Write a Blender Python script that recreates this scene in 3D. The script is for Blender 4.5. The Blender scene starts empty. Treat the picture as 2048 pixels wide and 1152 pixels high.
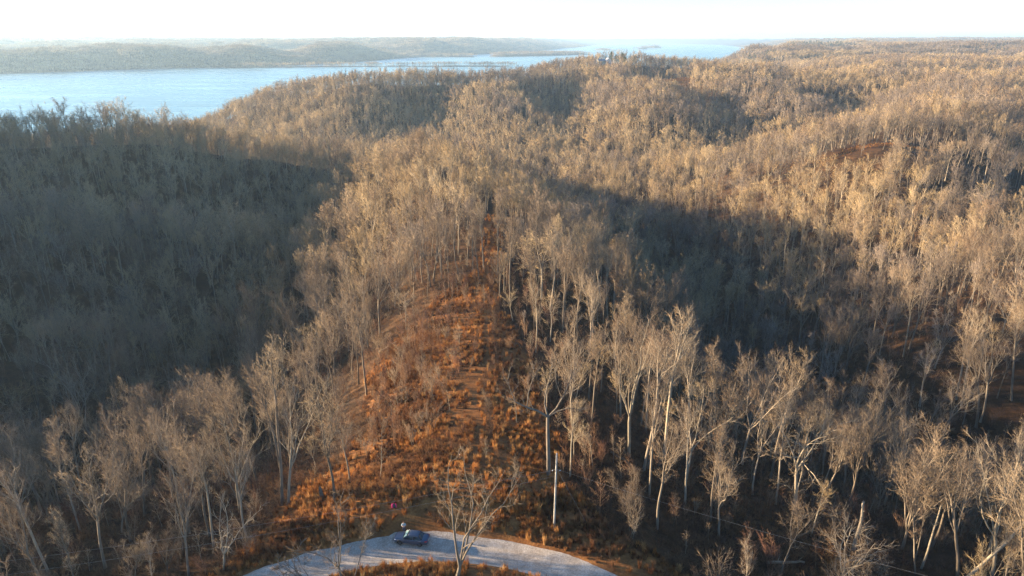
import bpy, bmesh, math, random
import numpy as np
from mathutils import Vector, Matrix

scene = bpy.context.scene
C = scene.collection

# ------------------------------------------------------------------ camera
CAM_H = 65.0
PITCH = math.atan(499 / 1365.0)
cam_data = bpy.data.cameras.new('camera')
cam_data.sensor_width = 36.0
cam_data.lens = 24.0
cam_data.clip_start = 0.5
cam_data.clip_end = 90000.0
cam = bpy.data.objects.new('camera', cam_data)
cam.location = (0, 0, CAM_H)
cam.rotation_euler = (math.radians(90) - PITCH, 0, 0)
C.objects.link(cam)
scene.camera = cam

# ------------------------------------------------------------------ sky, sun, exposure
SUN_ELEV = math.radians(11.0)
SUN_LEFT = math.radians(79)            # how far left of the view direction the sun stands
sun_dir = Vector((-math.sin(SUN_LEFT) * math.cos(SUN_ELEV), math.cos(SUN_LEFT) * math.cos(SUN_ELEV), math.sin(SUN_ELEV)))
world = bpy.data.worlds.new('World')
scene.world = world
world.use_nodes = True
wn = world.node_tree.nodes
sky = wn.new('ShaderNodeTexSky')
sky.sky_type = 'NISHITA'
sky.sun_disc = False
sky.sun_elevation = SUN_ELEV
sky.sun_rotation = -SUN_LEFT          # measured from +Y, clockwise seen from above
sky.air_density = 1.0
sky.dust_density = 0.4
sky.ozone_density = 4.0
sky.altitude = 200
bg = wn['Background']
bg.inputs['Strength'].default_value = 0.076
world.node_tree.links.new(sky.outputs[0], bg.inputs['Color'])
sd = bpy.data.lights.new('sun', 'SUN')
sd.energy = 5.0
sd.angle = math.radians(0.5)
sd.color = (1.0, 0.76, 0.49)
sun = bpy.data.objects.new('sun', sd)
sun.rotation_euler = sun_dir.to_track_quat('Z', 'Y').to_euler()
C.objects.link(sun)
vs = scene.view_settings
vs.view_transform = 'Standard'
vs.look = 'None'
vs.exposure = 2.5
vs.gamma = 1.0
vs.use_curve_mapping = False
cy = scene.cycles
cy.max_bounces = 4
cy.diffuse_bounces = 2
cy.glossy_bounces = 2
cy.transmission_bounces = 3
cy.transparent_max_bounces = 4
cy.volume_bounces = 0
cy.use_denoising = True
cy.denoiser = 'OPENIMAGEDENOISE'
cy.denoising_input_passes = 'RGB_ALBEDO_NORMAL'
cy.denoising_prefilter = 'NONE'
cy.use_adaptive_sampling = True
cy.adaptive_threshold = 0.006
cy.sample_clamp_indirect = 4.0

# ------------------------------------------------------------------ terrain (numpy)
WATER = -60.0
def _h(ix, iy, s):
    n = (ix * 374761393 + iy * 668265263 + s * 974711) & 0x7fffffff
    n = ((n ^ (n >> 13)) * 1274126177) & 0x7fffffff
    n = n ^ (n >> 16)
    return (n & 0xffff) / 65535.0
def vnoise(x, y, s=0):
    ix = np.floor(x).astype(np.int64); iy = np.floor(y).astype(np.int64)
    fx = x - ix; fy = y - iy
    fx = fx * fx * fx * (fx * (fx * 6 - 15) + 10); fy = fy * fy * fy * (fy * (fy * 6 - 15) + 10)
    a = _h(ix, iy, s); b = _h(ix + 1, iy, s); c = _h(ix, iy + 1, s); d = _h(ix + 1, iy + 1, s)
    return (a + (b - a) * fx) * (1 - fy) + (c + (d - c) * fx) * fy
def fbm(x, y, s=0, o=4):
    v = 0; a = 0.5
    for k in range(o):
        v = v + a * vnoise(x * 2 ** k + 17.3 * k, y * 2 ** k - 9.1 * k, s + k); a *= 0.5
    return v / (1 - 0.5 ** o)
# ridges: polylines of (x, y, crest height, half width to the foot)
RIDGES = [
    # the spur under the camera with the road, the clearing and the wood at its end
    [(-11, -260, 0, 110), (-11, -60, 1, 100), (-11, 40, 1.2, 95), (-10, 80, 0.6, 78), (-6, 130, 0.5, 72), (-6, 185, 0, 78),
     (-14, 262, -1, 84), (-32, 330, -2, 88), (-50, 385, -6, 86), (-62, 440, -22, 80), (-66, 500, -42, 70)],
    [(-10, 75, 0.0, 75), (-58, 76, -4, 72), (-110, 66, -12, 85), (-170, 40, -16, 90)],
    [(10, 66, -1, 60), (38, 84, -8, 58), (66, 80, -12, 62), (110, 56, -14, 80)],
    [(14, 104, -5, 55), (52, 120, -17, 52)],
    # left ridge against the lake and its spurs, raised out of view to cast shade
    [(-780, 60, 80, 190), (-620, 290, 94, 150), (-480, 322, 12, 105), (-370, 358, 4, 105), (-290, 385, 5, 108), (-215, 400, 5, 100), (-172, 448, -9, 90), (-125, 500, -26, 75), (-70, 540, -44, 60)],  # far left end, unseen, heightened for its shadow on this ridge
    [(-620, 290, 94, 150), (-590, 460, 82, 150), (-660, 610, 36, 130)],  # added out of view, only to keep the left ridge in shadow
    [(-420, 180, 10, 110), (-320, 245, -6, 90), (-215, 285, -16, 75), (-150, 292, -29, 60), (-105, 300, -42, 45)],
    [(-480, -20, 34, 130), (-330, 60, 38, 120), (-235, 125, 14, 90), (-165, 158, -20, 65), (-130, 172, -30, 50)],  # unseen upper end heightened to shade the lower left slope
    [(-330, 60, 38, 120), (-230, 20, 8, 100), (-170, -30, 6, 100)],
    # hill by the lake, with the house behind
    [(-490, 1110, -46, 60), (-430, 1060, -30, 90), (-330, 1000, -14, 130), (-200, 965, 4, 150), (-60, 1010, 2, 150), (40, 1090, 6, 140), (110, 1190, 14, 130),
     (175, 1290, 24, 130), (300, 1340, 10, 140), (450, 1320, 4, 150)],
    [(-200, 965, 4, 130), (-190, 860, -12, 100), (-205, 770, -34, 70)],
    [(-20, 1020, 0, 120), (-30, 900, -10, 100), (-10, 780, -24, 90), (10, 680, -42, 60)],
    [(110, 1190, 12, 120), (160, 1050, 8, 110), (170, 900, 2, 120), (150, 760, -14, 100), (120, 650, -38, 70)],
    [(160, 1050, 8, 110), (260, 1045, 11, 120), (380, 1000, 6, 140), (560, 980, 5, 160), (760, 1020, 6, 200), (1000, 1000, 4, 200)],
    [(270, 1040, 8, 110), (320, 860, -4, 110), (300, 720, -20, 90)],
    # right hill with the orange clearing
    [(118, 150, -30, 42), (150, 185, -17, 72), (178, 262, -23, 85), (204, 335, -21, 95), (232, 425, 0, 110), (330, 520, 0, 130), (430, 640, 0, 140), (520, 800, 4, 150), (600, 960, 5, 180)],
    [(150, 185, -16, 80), (260, 230, -6, 100), (420, 280, 2, 130), (600, 330, 6, 150)],
    [(232, 425, -3, 100), (190, 480, -18, 80), (150, 540, -40, 50)],
    [(330, 520, 0, 120), (300, 600, -18, 90), (250, 650, -36, 60)],
    [(90, 60, -26, 50), (130, 40, -20, 70), (260, 20, -8, 90)],
    [(300, 1340, 8, 150), (460, 1500, 0, 150), (560, 1580, -30, 100)],
    [(700, 1300, 4, 220), (1000, 1500, 6, 260), (1500, 1600, 8, 300)],
    [(700, 1500, 0, 200), (760, 2100, -10, 200), (800, 2700, -18, 220), (860, 3000, -34, 200)],
]
# lake bed islands: (x, y, height over the bed, half width)
ISLES = [
    [(-1250, 3240, -56, 60), (-700, 3400, -57, 34), (-300, 3420, -56, 40), (0, 3405, -57, 36)],
    [(-89, 5340, -46, 110), (250, 5650, -44, 120), (560, 5980, -50, 90)],
    [(-560, 5180, -52, 80), (-330, 5190, -52, 70)],
    [(880, 7110, -42, 70), (960, 7150, -48, 60)],
    [(1660, 9160, -40, 110), (1740, 9200, -40, 90)],
    [(1960, 10150, -28, 120), (2010, 10180, -30, 100)],
    [(-300, 7000, -56, 150), (-60, 7300, -56, 120)],
]
LAKE = [(-4200, 300), (-2500, 560), (-1300, 560), (-800, 640), (-600, 780), (-470, 880), (-450, 980), (-480, 1080), (-522, 1142), (-450, 1200), (-300, 1240), (-150, 1280),
        (-40, 1340), (60, 1460), (250, 1560), (430, 1570), (560, 1640), (620, 1850), (640, 2300), (690, 2800), (790, 3120), (1000, 3300), (1150, 3700), (1450, 4500), (1850, 5300),
        (2812, 8364), (3500, 11000), (4300, 15000), (3900, 19500), (3000, 19800), (2200, 17500), (1700, 14500), (850, 10000), (100, 6900), (-250, 6000), (-760, 4700), (-830, 4200),
        (-930, 3750), (-1150, 3420), (-1470, 3125), (-1919, 2678), (-2700, 2250), (-4200, 1750)]
def seg_dist(x, y, a, b):
    dx, dy = b[0] - a[0], b[1] - a[1]
    t = np.clip(((x - a[0]) * dx + (y - a[1]) * dy) / (dx * dx + dy * dy + 1e-9), 0, 1)
    return np.hypot(x - a[0] - t * dx, y - a[1] - t * dy), t
def lake_sd(x, y):
    """signed distance to the lake shore, negative over water"""
    d = np.full(x.shape, 1e9); inside = np.zeros(x.shape, bool)
    for a, b in zip(LAKE, LAKE[1:] + LAKE[:1]):
        d = np.minimum(d, seg_dist(x, y, a, b)[0])
        c = (a[1] > y) != (b[1] > y)
        xi = a[0] + (y - a[1]) / (b[1] - a[1] + 1e-12) * (b[0] - a[0])
        inside ^= c & (x < xi)
    return np.where(inside, -d, d)
def prof(q):
    q = np.clip(q, 0, 1.6)
    return np.where(q < 1.6, 0.5 + 0.5 * np.cos(np.pi * np.clip(q / 1.25, 0, 1)), 0)
def height(x, y):
    x = np.asarray(x, float); y = np.asarray(y, float)
    r = np.hypot(x, y)
    wx = x + 26 * (fbm(x / 130, y / 130, 3, 3) - 0.5) * np.clip((r - 90) / 200, 0, 1)
    wy = y + 26 * (fbm(x / 130, y / 130, 11, 3) - 0.5) * np.clip((r - 90) / 200, 0, 1)
    floor = -47.0
    acc = np.zeros(x.shape)
    K = 5.0
    for R in RIDGES:
        best = np.full(x.shape, -1e9)
        for a, b in zip(R[:-1], R[1:]):
            d, t = seg_dist(wx, wy, a, b)
            cz = a[2] + (b[2] - a[2]) * t; w = a[3] + (b[3] - a[3]) * t
            best = np.maximum(best, (cz - floor) * prof(d / w))
        acc = acc + np.exp(np.clip(best, 0, 120) / K) - 1
    near = K * np.log1p(acc)
    # open hill country farther out
    n1 = 1 - np.abs(2 * fbm(x / 700 + 4.2, y / 700 + 1.7, 21, 4) - 1)
    n2 = fbm(x / 300, y / 300, 33, 3)
    wob = 1 + 0.35 * (vnoise(x / 2600, y / 2600, 51) - 0.5)
    far = np.clip(-20 + 118 * (n1 - 0.42) * wob + 30 * (n2 - 0.4), 0, 120)
    cap = 62 + 24 * np.clip((r - 2000) / 1200, 0, 1); far = far * (1 + 0.35 * np.clip((r - 1900) / 900, 0, 1))
    far = np.minimum(far, cap + 0.2 * (far - cap)) * np.clip((r - 1250) / 500, 0, 1)
    far = far + np.clip((r - 5000) / 5000, 0, 1) * 22
    # the far right country lies somewhat higher, away from the water
    side = np.clip((np.arctan2(x, y) + 0.25) / 0.5, 0, 1)
    far = far + 10 * side * np.clip((r - 2500) / 3000, 0, 1) + 24 * (1 - side) * np.clip((r - 3000) / 3000, 0, 1)
    h = floor + np.maximum(near, far) + 0.15 * np.minimum(near, far)
    h = h + 5 * (fbm(x / 60, y / 60, 5, 3) - 0.5) * np.clip((r - 110) / 200, 0.06, 1)
    s = lake_sd(x, y)
    k = np.clip(s / (60 + 0.06 * r) * 0.85 + 0.15, 0, 1); k = k * k * (3 - 2 * k)
    h = -68 + (h + 68) * k
    for R in ISLES:
        for a, b in zip(R[:-1], R[1:]):
            d, t = seg_dist(x + 40 * (vnoise(x / 90, y / 90, 9) - 0.5), y + 30 * (vnoise(x / 90, y / 90, 19) - 0.5), a, b)
            cz = a[2] + (b[2] - a[2]) * t; w = a[3] + (b[3] - a[3]) * t
            h = np.maximum(h, -68 + (cz + 68) * np.clip(1.6 * (1 - d / w), 0, 1) ** 0.5)
    # level bench for the road round the loop
    rc = np.hypot(x + 11, np.maximum(y - 31.1, 0)); rc = np.where(y < 31.1, np.abs(x + 11), rc)
    e = np.clip(1 - np.abs(rc - 42.95) / 9.0, 0, 1); e = e * e * (3 - 2 * e) * np.clip((y + 150) / 60, 0, 1)
    h = h * (1 - e) + (0.0 + 0.35 * (vnoise(x / 25, y / 25, 77) - 0.5)) * e
    return h
def H1(x, y):
    return float(height(np.array([float(x)]), np.array([float(y)]))[0])
# ------------------------------------------------------------------ materials
def new_mat(name):
    m = bpy.data.materials.new(name); m.use_nodes = True
    nt = m.node_tree
    return m, nt, nt.nodes['Principled BSDF']
def ramp(nt, fac, stops):
    r = nt.nodes.new('ShaderNodeValToRGB')
    el = r.color_ramp.elements
    while len(el) < len(stops): el.new(0.5)
    for e, (p, c) in zip(el, stops): e.position = p; e.color = (*c, 1)
    nt.links.new(fac, r.inputs[0])
    return r.outputs[0]
def noise(nt, scale, detail=3, vec=None, rough=0.55, dist=0.0):
    n = nt.nodes.new('ShaderNodeTexNoise')
    n.inputs['Scale'].default_value = scale; n.inputs['Detail'].default_value = detail
    n.inputs['Roughness'].default_value = rough; n.inputs['Distortion'].default_value = dist
    if vec is not None: nt.links.new(vec, n.inputs['Vector'])
    return n.outputs['Fac']
def mixc(nt, fac, a, b, mode='MIX'):
    m = nt.nodes.new('ShaderNodeMix'); m.data_type = 'RGBA'; m.blend_type = mode
    for sock, v in ((m.inputs[0], fac), (m.inputs[6], a), (m.inputs[7], b)):
        if hasattr(v, 'is_linked'): nt.links.new(v, sock)
        elif isinstance(v, (int, float)): sock.default_value = v
        else: sock.default_value = (*v, 1)
    return m.outputs[2]
def math_(nt, op, a, b=None, clamp=False):
    m = nt.nodes.new('ShaderNodeMath'); m.operation = op; m.use_clamp = clamp
    for i, v in enumerate((a, b)):
        if v is None: continue
        if hasattr(v, 'is_linked'): nt.links.new(v, m.inputs[i])
        else: m.inputs[i].default_value = v
    return m.outputs[0]
def coords(nt, which='Object'):
    return nt.nodes.new('ShaderNodeTexCoord').outputs[which]
def obj_random(nt):
    return nt.nodes.new('ShaderNodeObjectInfo').outputs['Random']
def attr(nt, name, out='Fac'):
    a = nt.nodes.new('ShaderNodeAttribute'); a.attribute_name = name
    return a.outputs[out]
def bump(nt, bsdf, h, strength=0.4, dist=0.05):
    b = nt.nodes.new('ShaderNodeBump'); b.inputs['Strength'].default_value = strength; b.inputs['Distance'].default_value = dist
    nt.links.new(h, b.inputs['Height']); nt.links.new(b.outputs[0], bsdf.inputs['Normal'])
def plain(name, col, rough=0.7, metal=0.0, var=0.12, scale=6.0):
    m, nt, b = new_mat(name)
    f = noise(nt, scale, 4, coords(nt))
    lo = tuple(c * (1 - var) for c in col); hi = tuple(min(1, c * (1 + var)) for c in col)
    nt.links.new(ramp(nt, f, [(0.3, lo), (0.7, hi)]), b.inputs['Base Color'])
    b.inputs['Roughness'].default_value = rough; b.inputs['Metallic'].default_value = metal
    return m
def bark(name, cols, spot=None):
    m, nt, b = new_mat(name)
    co = coords(nt)
    mp = nt.nodes.new('ShaderNodeMapping'); mp.inputs['Scale'].default_value = (1, 1, 0.25); nt.links.new(co, mp.inputs[0])
    f = noise(nt, 2.2, 5, mp.outputs[0])
    c = ramp(nt, obj_random(nt), [(0.0, cols[0]), (0.4, cols[1]), (0.72, cols[2]), (1.0, cols[3])])
    g = ramp(nt, f, [(0.3, (0.68, 0.66, 0.64)), (0.62, (1.12, 1.1, 1.08))])
    nt.links.new(mixc(nt, 1.0, c, g, 'MULTIPLY'), b.inputs['Base Color'])
    b.inputs['Roughness'].default_value = 0.92
    b.inputs['Specular IOR Level'].default_value = 0.15
    return m
M = {}
M['bark'] = bark('bark', [(0.12, 0.098, 0.075), (0.18, 0.15, 0.115), (0.23, 0.193, 0.148), (0.28, 0.238, 0.183)])
M['pale_bark'] = bark('pale_bark', [(0.24, 0.205, 0.15), (0.27, 0.23, 0.17), (0.30, 0.255, 0.19), (0.33, 0.28, 0.21)])
M['dark_bark'] = bark('dark_bark', [(0.13, 0.105, 0.085), (0.15, 0.12, 0.095), (0.17, 0.14, 0.11), (0.2, 0.165, 0.13)])
M['twig'] = bark('twig', [(0.15, 0.102, 0.068), (0.21, 0.152, 0.10), (0.27, 0.20, 0.132), (0.32, 0.245, 0.155)])
M['gold_twig'] = bark('gold_twig', [(0.27, 0.19, 0.10), (0.32, 0.235, 0.128), (0.37, 0.28, 0.155), (0.41, 0.315, 0.185)])
M['grey_twig'] = bark('grey_twig', [(0.12, 0.094, 0.075), (0.17, 0.135, 0.107), (0.21, 0.17, 0.137), (0.25, 0.205, 0.168)])
M['red_twig'] = bark('red_twig', [(0.17, 0.085, 0.055), (0.2, 0.115, 0.07), (0.24, 0.15, 0.09), (0.22, 0.13, 0.075)])
M['dead_leaf'] = plain('dead_leaf', (0.28, 0.11, 0.035), 0.8)
M['needles'] = plain('needles', (0.045, 0.07, 0.03), 0.8, var=0.3)
def grass_mat(name, stops):
    m, nt, b = new_mat(name)
    c = ramp(nt, obj_random(nt), stops)
    nt.links.new(c, b.inputs['Base Color']); b.inputs['Roughness'].default_value = 0.85
    b.inputs['Specular IOR Level'].default_value = 0.15
    # thin dry blades let the low sun through
    tr = nt.nodes.new('ShaderNodeBsdfTranslucent'); mx = nt.nodes.new('ShaderNodeMixShader'); mx.inputs[0].default_value = 0.45
    nt.links.new(c, tr.inputs['Color']); nt.links.new(b.outputs[0], mx.inputs[1]); nt.links.new(tr.outputs[0], mx.inputs[2])
    nt.links.new(mx.outputs[0], nt.nodes['Material Output'].inputs['Surface'])
    return m
M['grass'] = grass_mat('dry_grass', [(0.0, (0.17, 0.07, 0.025)), (0.3, (0.30, 0.125, 0.038)), (0.6, (0.40, 0.18, 0.055)), (0.85, (0.46, 0.24, 0.08)), (1.0, (0.48, 0.30, 0.13))])
M['rust_grass'] = grass_mat('rust_grass', [(0.0, (0.075, 0.035, 0.018)), (0.4, (0.13, 0.058, 0.026)), (0.75, (0.19, 0.085, 0.036)), (1.0, (0.26, 0.14, 0.065))])

# ------------------------------------------------------------------ mesh helpers
class MB:
    """collects tubes, strips and solids with material slots, then links ONE mesh object"""
    def __init__(s): s.v = []; s.f = []; s.m = []; s.n = 0; s.sm = []
    def add(s, verts, faces, mi=0, smooth=False):
        b = s.n; verts = np.asarray(verts, float).reshape(-1, 3)
        s.v.append(verts); s.n += len(verts)
        s.f += [tuple(b + i for i in f) for f in faces]; s.m += [mi] * len(faces); s.sm += [smooth] * len(faces)
    def tube(s, pts, rad, k=5, mi=0, cap=False, smooth=True):
        pts = np.asarray(pts, float); n = len(pts); rad = np.broadcast_to(np.asarray(rad, float), (n,))
        tg = np.gradient(pts, axis=0); tg /= np.linalg.norm(tg, axis=1, keepdims=True) + 1e-9
        ref = np.array([0, 0, 1.0]) if abs(tg[0][2]) < 0.9 else np.array([1.0, 0, 0])
        u = np.cross(tg, ref); u /= np.linalg.norm(u, axis=1, keepdims=True) + 1e-9
        w = np.cross(tg, u)
        a = np.arange(k) * 2 * math.pi / k
        ring = pts[:, None] + rad[:, None, None] * (np.cos(a)[None, :, None] * u[:, None] + np.sin(a)[None, :, None] * w[:, None])
        tip = rad[-1] < 1e-4
        if tip:
            vv = np.concatenate([ring[:-1].reshape(-1, 3), pts[-1:]]); m = n - 1
        else:
            vv = ring.reshape(-1, 3); m = n
        fc = []
        for i in range(m - 1):
            for j in range(k):
                fc.append((i * k + j, i * k + (j + 1) % k, (i + 1) * k + (j + 1) % k, (i + 1) * k + j))
        if tip:
            for j in range(k): fc.append(((m - 1) * k + j, (m - 1) * k + (j + 1) % k, m * k))
        elif cap:
            fc.append(tuple((m - 1) * k + j for j in range(k)))
            fc.append(tuple(j for j in reversed(range(k))))
        s.add(vv, fc, mi, smooth)
    def box(s, x0, x1, y0, y1, z0, z1, mi=0):
        s.add([(x0, y0, z0), (x1, y0, z0), (x1, y1, z0), (x0, y1, z0), (x0, y0, z1), (x1, y0, z1), (x1, y1, z1), (x0, y1, z1)],
              [(0, 3, 2, 1), (4, 5, 6, 7), (0, 1, 5, 4), (1, 2, 6, 5), (2, 3, 7, 6), (3, 0, 4, 7)], mi)
    def mesh(s, name, mats):
        me = bpy.data.meshes.new(name)
        vv = np.concatenate(s.v) if s.v else np.zeros((0, 3))
        ls = np.fromiter((len(f) for f in s.f), np.int32, len(s.f))
        li = np.fromiter((i for f in s.f for i in f), np.int32, int(ls.sum()))
        me.vertices.add(len(vv)); me.vertices.foreach_set('co', vv.ravel())
        me.loops.add(len(li)); me.loops.foreach_set('vertex_index', li)
        me.polygons.add(len(ls)); me.polygons.foreach_set('loop_start', np.concatenate([[0], np.cumsum(ls)[:-1]]).astype(np.int32))
        me.polygons.foreach_set('loop_total', ls)
        for m in mats: me.materials.append(m)
        me.polygons.foreach_set('material_index', np.array(s.m, np.int32))
        me.polygons.foreach_set('use_smooth', np.array(s.sm, bool))
        me.update(calc_edges=True); me.validate()
        return me
    def build(s, name, mats, parent=None):
        o = bpy.data.objects.new(name, s.mesh(name, mats if isinstance(mats, (list, tuple)) else [mats]))
        C.objects.link(o)
        if parent is not None: o.parent = parent
        return o
def tag(o, label=None, cat=None, group=None, kind=None):
    if label: o['label'] = label
    if cat: o['category'] = cat
    if group: o['group'] = group
    if kind: o['kind'] = kind
    return o
def empty(name, loc, rz=0.0, label=None, cat=None, group=None):
    o = bpy.data.objects.new(name, None); o.empty_display_size = 0.3
    o.location = loc; o.rotation_euler = (0, 0, rz); C.objects.link(o)
    return tag(o, label, cat, group)

# ------------------------------------------------------------------ ground, road, lake
def build_ground():
    fr = np.radians(np.linspace(-44, 44, 620)); bk = np.radians(np.linspace(44, 316, 150)[1:-1])
    th = np.concatenate([fr, bk]); n = len(th)
    rr = [4.0]
    while rr[-1] < 30000: rr.append(rr[-1] * (1.0135 if rr[-1] < 7000 else 1.03) + 0.25)
    rr = np.array(rr); m = len(rr)
    R, T = np.meshgrid(rr, th, indexing='ij')
    X = (R * np.sin(T)).ravel(); Y = (R * np.cos(T)).ravel()
    Z = height(X, Y)
    X = np.append(X, 0); Y = np.append(Y, 0); Z = np.append(Z, H1(0, 0))
    i = np.arange(m - 1)[:, None] * n; j = np.arange(n)[None, :]; jn = (j + 1) % n
    q = np.stack([i + j, i + jn, i + n + jn, i + n + j], -1).reshape(-1, 4)[:, ::-1]
    c = m * n
    tri = [(k, (k + 1) % n, c)[::-1] for k in range(n)]
    me = bpy.data.meshes.new('ground')
    nv = len(X); nq = len(q)
    me.vertices.add(nv); me.vertices.foreach_set('co', np.stack([X, Y, Z], -1).ravel())
    me.loops.add(nq * 4 + n * 3); me.loops.foreach_set('vertex_index', np.concatenate([q.ravel(), np.array(tri).ravel()]).astype(np.int32))
    me.polygons.add(nq + n)
    me.polygons.foreach_set('loop_start', np.concatenate([np.arange(nq) * 4, nq * 4 + np.arange(n) * 3]).astype(np.int32))
    me.polygons.foreach_set('loop_total', np.concatenate([np.full(nq, 4), np.full(n, 3)]).astype(np.int32))
    me.polygons.foreach_set('use_smooth', np.ones(nq + n, bool))
    a = me.attributes.new('meadow', 'FLOAT', 'POINT'); a.data.foreach_set('value', meadow(X, Y).astype(np.float32))
    a = me.attributes.new('lane', 'FLOAT', 'POINT'); a.data.foreach_set('value', bare_lane(X, Y).astype(np.float32))
    me.update(calc_edges=True)
    o = bpy.data.objects.new('ground', me); C.objects.link(o); tag(o, kind='structure')
    mt, nt, b = new_mat('leaf_litter')
    geo = nt.nodes.new('ShaderNodeNewGeometry').outputs['Position']
    f1 = noise(nt, 0.35, 6, geo, 0.65); f2 = noise(nt, 3.0, 5, geo, 0.7); f3 = noise(nt, 0.03, 4, geo)
    c = ramp(nt, f1, [(0.3, (0.024, 0.015, 0.009)), (0.5, (0.055, 0.031, 0.016)), (0.7, (0.10, 0.054, 0.026))])
    c = mixc(nt, 1.0, c, ramp(nt, f2, [(0.3, (0.6, 0.58, 0.56)), (0.7, (1.25, 1.2, 1.15))]), 'MULTIPLY')
    g = ramp(nt, f1, [(0.3, (0.10, 0.048, 0.02)), (0.52, (0.22, 0.098, 0.034)), (0.72, (0.33, 0.16, 0.055))])
    g = mixc(nt, 1.0, g, ramp(nt, f2, [(0.3, (0.6, 0.58, 0.56)), (0.7, (1.25, 1.2, 1.15))]), 'MULTIPLY')
    c = mixc(nt, attr(nt, 'meadow'), c, g)
    s = ramp(nt, f2, [(0.3, (0.16, 0.11, 0.07)), (0.7, (0.3, 0.22, 0.15))])
    c = mixc(nt, attr(nt, 'lane'), c, s)
    nt.links.new(c, b.inputs['Base Color']); b.inputs['Roughness'].default_value = 0.95
    b.inputs['Specular IOR Level'].default_value = 0.1
    bump(nt, b, f2, 0.6, 0.2)
    me.materials.append(mt)
    return o
def meadow(x, y):
    """1 in the open clearing along the crest, on the roadsides and on the far clearings"""
    n = 10 * (fbm(x / 14, y / 14, 61, 3) - 0.5)
    cx = np.interp(y, [70, 95, 110, 130, 145, 165, 178, 187, 200, 270], [-11, -12, -11, -14, -18, -15, -12, -10.0, -6.5, -7.5])
    hw = np.interp(y, [70, 95, 110, 130, 145, 165, 178, 187, 196, 265, 275], [26, 18, 17, 17, 16, 11, 8.5, 6, 3.0, 2.4, 0])
    a = np.clip((hw + n * np.clip(hw / 12, 0.1, 1) - np.abs(x - cx)) / 3.0 + 0.5, 0, 1) * (y > 60)
    rc = np.where(y < 31.1, np.abs(x + 11), np.hypot(x + 11, y - 31.1))
    b = np.clip((np.where(x < -24, 5.0, 9.5) + 0.7 * n - np.abs(rc - 44.0)) / 3, 0, 1) * (y > -120)
    c = np.clip(1.3 - np.hypot((x - 240) / 40, (y - 428 - 0.06 * (x - 240)) / 7) + n / 20, 0, 1)
    d = np.clip(1.3 - np.hypot((x - 215) / 46, (y - 1026 - 0.04 * (x - 215)) / 36), 0, 1)
    e = np.clip(1.2 - np.hypot((x - 158) / 17, (y - 1235) / 40), 0, 1)
    return np.clip(np.maximum.reduce([a, b, c, d, e]), 0, 1)
def bare_lane(x, y):
    a = np.clip(1.6 - np.abs(y - (1050 + 6 * np.sin((x - 215) / 40.0))) / 2.5, 0, 1) * (np.abs(x - 215) < 42)
    b = np.clip(1.5 - seg_dist(x, y, (640, 1010), (690, 985))[0] / 3, 0, 1) + np.clip(1.5 - seg_dist(x, y, (690, 985), (668, 1030))[0] / 3, 0, 1)
    c = np.clip(1.5 - seg_dist(x, y, (78, 1064), (108, 1025))[0] / 2, 0, 1)
    return np.clip(a + b + c, 0, 1)
ROAD_C = (-11.0, 31.1); ROAD_RI = 40.1; ROAD_RO = 45.8
def road_mask(x, y):
    rc = np.where(y < 31.1, np.abs(x + 11), np.hypot(x + 11, y - 31.1))
    return (rc > ROAD_RI - 0.3) & (rc < ROAD_RO + 0.3 + 0.5 * np.exp(-((x + 13.5) / 5.5) ** 2) * (y > 60)) & (y > -150)
def build_road():
    cl = [(-53.95, y) for y in np.arange(-140, 31, 2.5)]
    cl += [(-11 - 42.95 * math.cos(a), 31.1 + 42.95 * math.sin(a)) for a in np.linspace(0, math.pi, 110)]
    cl += [(31.95, y) for y in np.arange(30, -140, -2.5)]
    cl = np.array(cl); t = np.gradient(cl, axis=0); t /= np.linalg.norm(t, axis=1, keepdims=True)
    nrm = np.stack([-t[:, 1], t[:, 0]], -1)
    s = np.cumsum(np.hypot(*np.gradient(cl, axis=0).T))
    offs = np.linspace(-1, 1, 13)
    out = np.sign(nrm[len(cl) // 2][1]); V = []
    for k, o in enumerate(offs):
        w = 2.85 + (0.9 * (fbm(s / 3.0, s * 0 + 3 * np.sign(o), 91, 3) - 0.5) * (abs(o) > 0.95))
        ext = np.where(o * out > 0, 0.5 * abs(o) * np.exp(-(((cl[:, 0] + 13.5) / 5.5) ** 2)) * (cl[:, 1] > 60), 0)
        p = cl + nrm * (o * (w + ext))[:, None]
        z = height(p[:, 0], p[:, 1]) + 0.03 + 0.10 * (1 - o * o) - 0.035 * math.exp(-((abs(o) - 0.38) / 0.14) ** 2) - (0.08 if abs(o) > 0.95 else 0)
        V.append(np.column_stack([p, z]))
    V = np.stack(V, 1); n, m = V.shape[:2]
    mb = MB(); mb.add(V.reshape(-1, 3), [(i * m + j, i * m + j + 1, (i + 1) * m + j + 1, (i + 1) * m + j) for i in range(n - 1) for j in range(m - 1)], 0, True)
    mt, nt, b = new_mat('gravel')
    geo = nt.nodes.new('ShaderNodeNewGeometry').outputs['Position']
    f = noise(nt, 5.0, 6, geo, 0.8); g = noise(nt, 0.5, 5, geo, 0.6)
    c = ramp(nt, f, [(0.32, (0.22, 0.19, 0.155)), (0.5, (0.38, 0.335, 0.28)), (0.68, (0.55, 0.49, 0.42))])
    c = mixc(nt, 1.0, c, ramp(nt, g, [(0.36, (0.78, 0.74, 0.7)), (0.6, (1.08, 1.07, 1.06))]), 'MULTIPLY')
    nt.links.new(c, b.inputs['Base Color']); b.inputs['Roughness'].default_value = 0.95
    b.inputs['Specular IOR Level'].default_value = 0.15
    bump(nt, b, f, 0.7, 0.06)
    o = mb.build('gravel_road', mt); tag(o, kind='structure')
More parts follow.
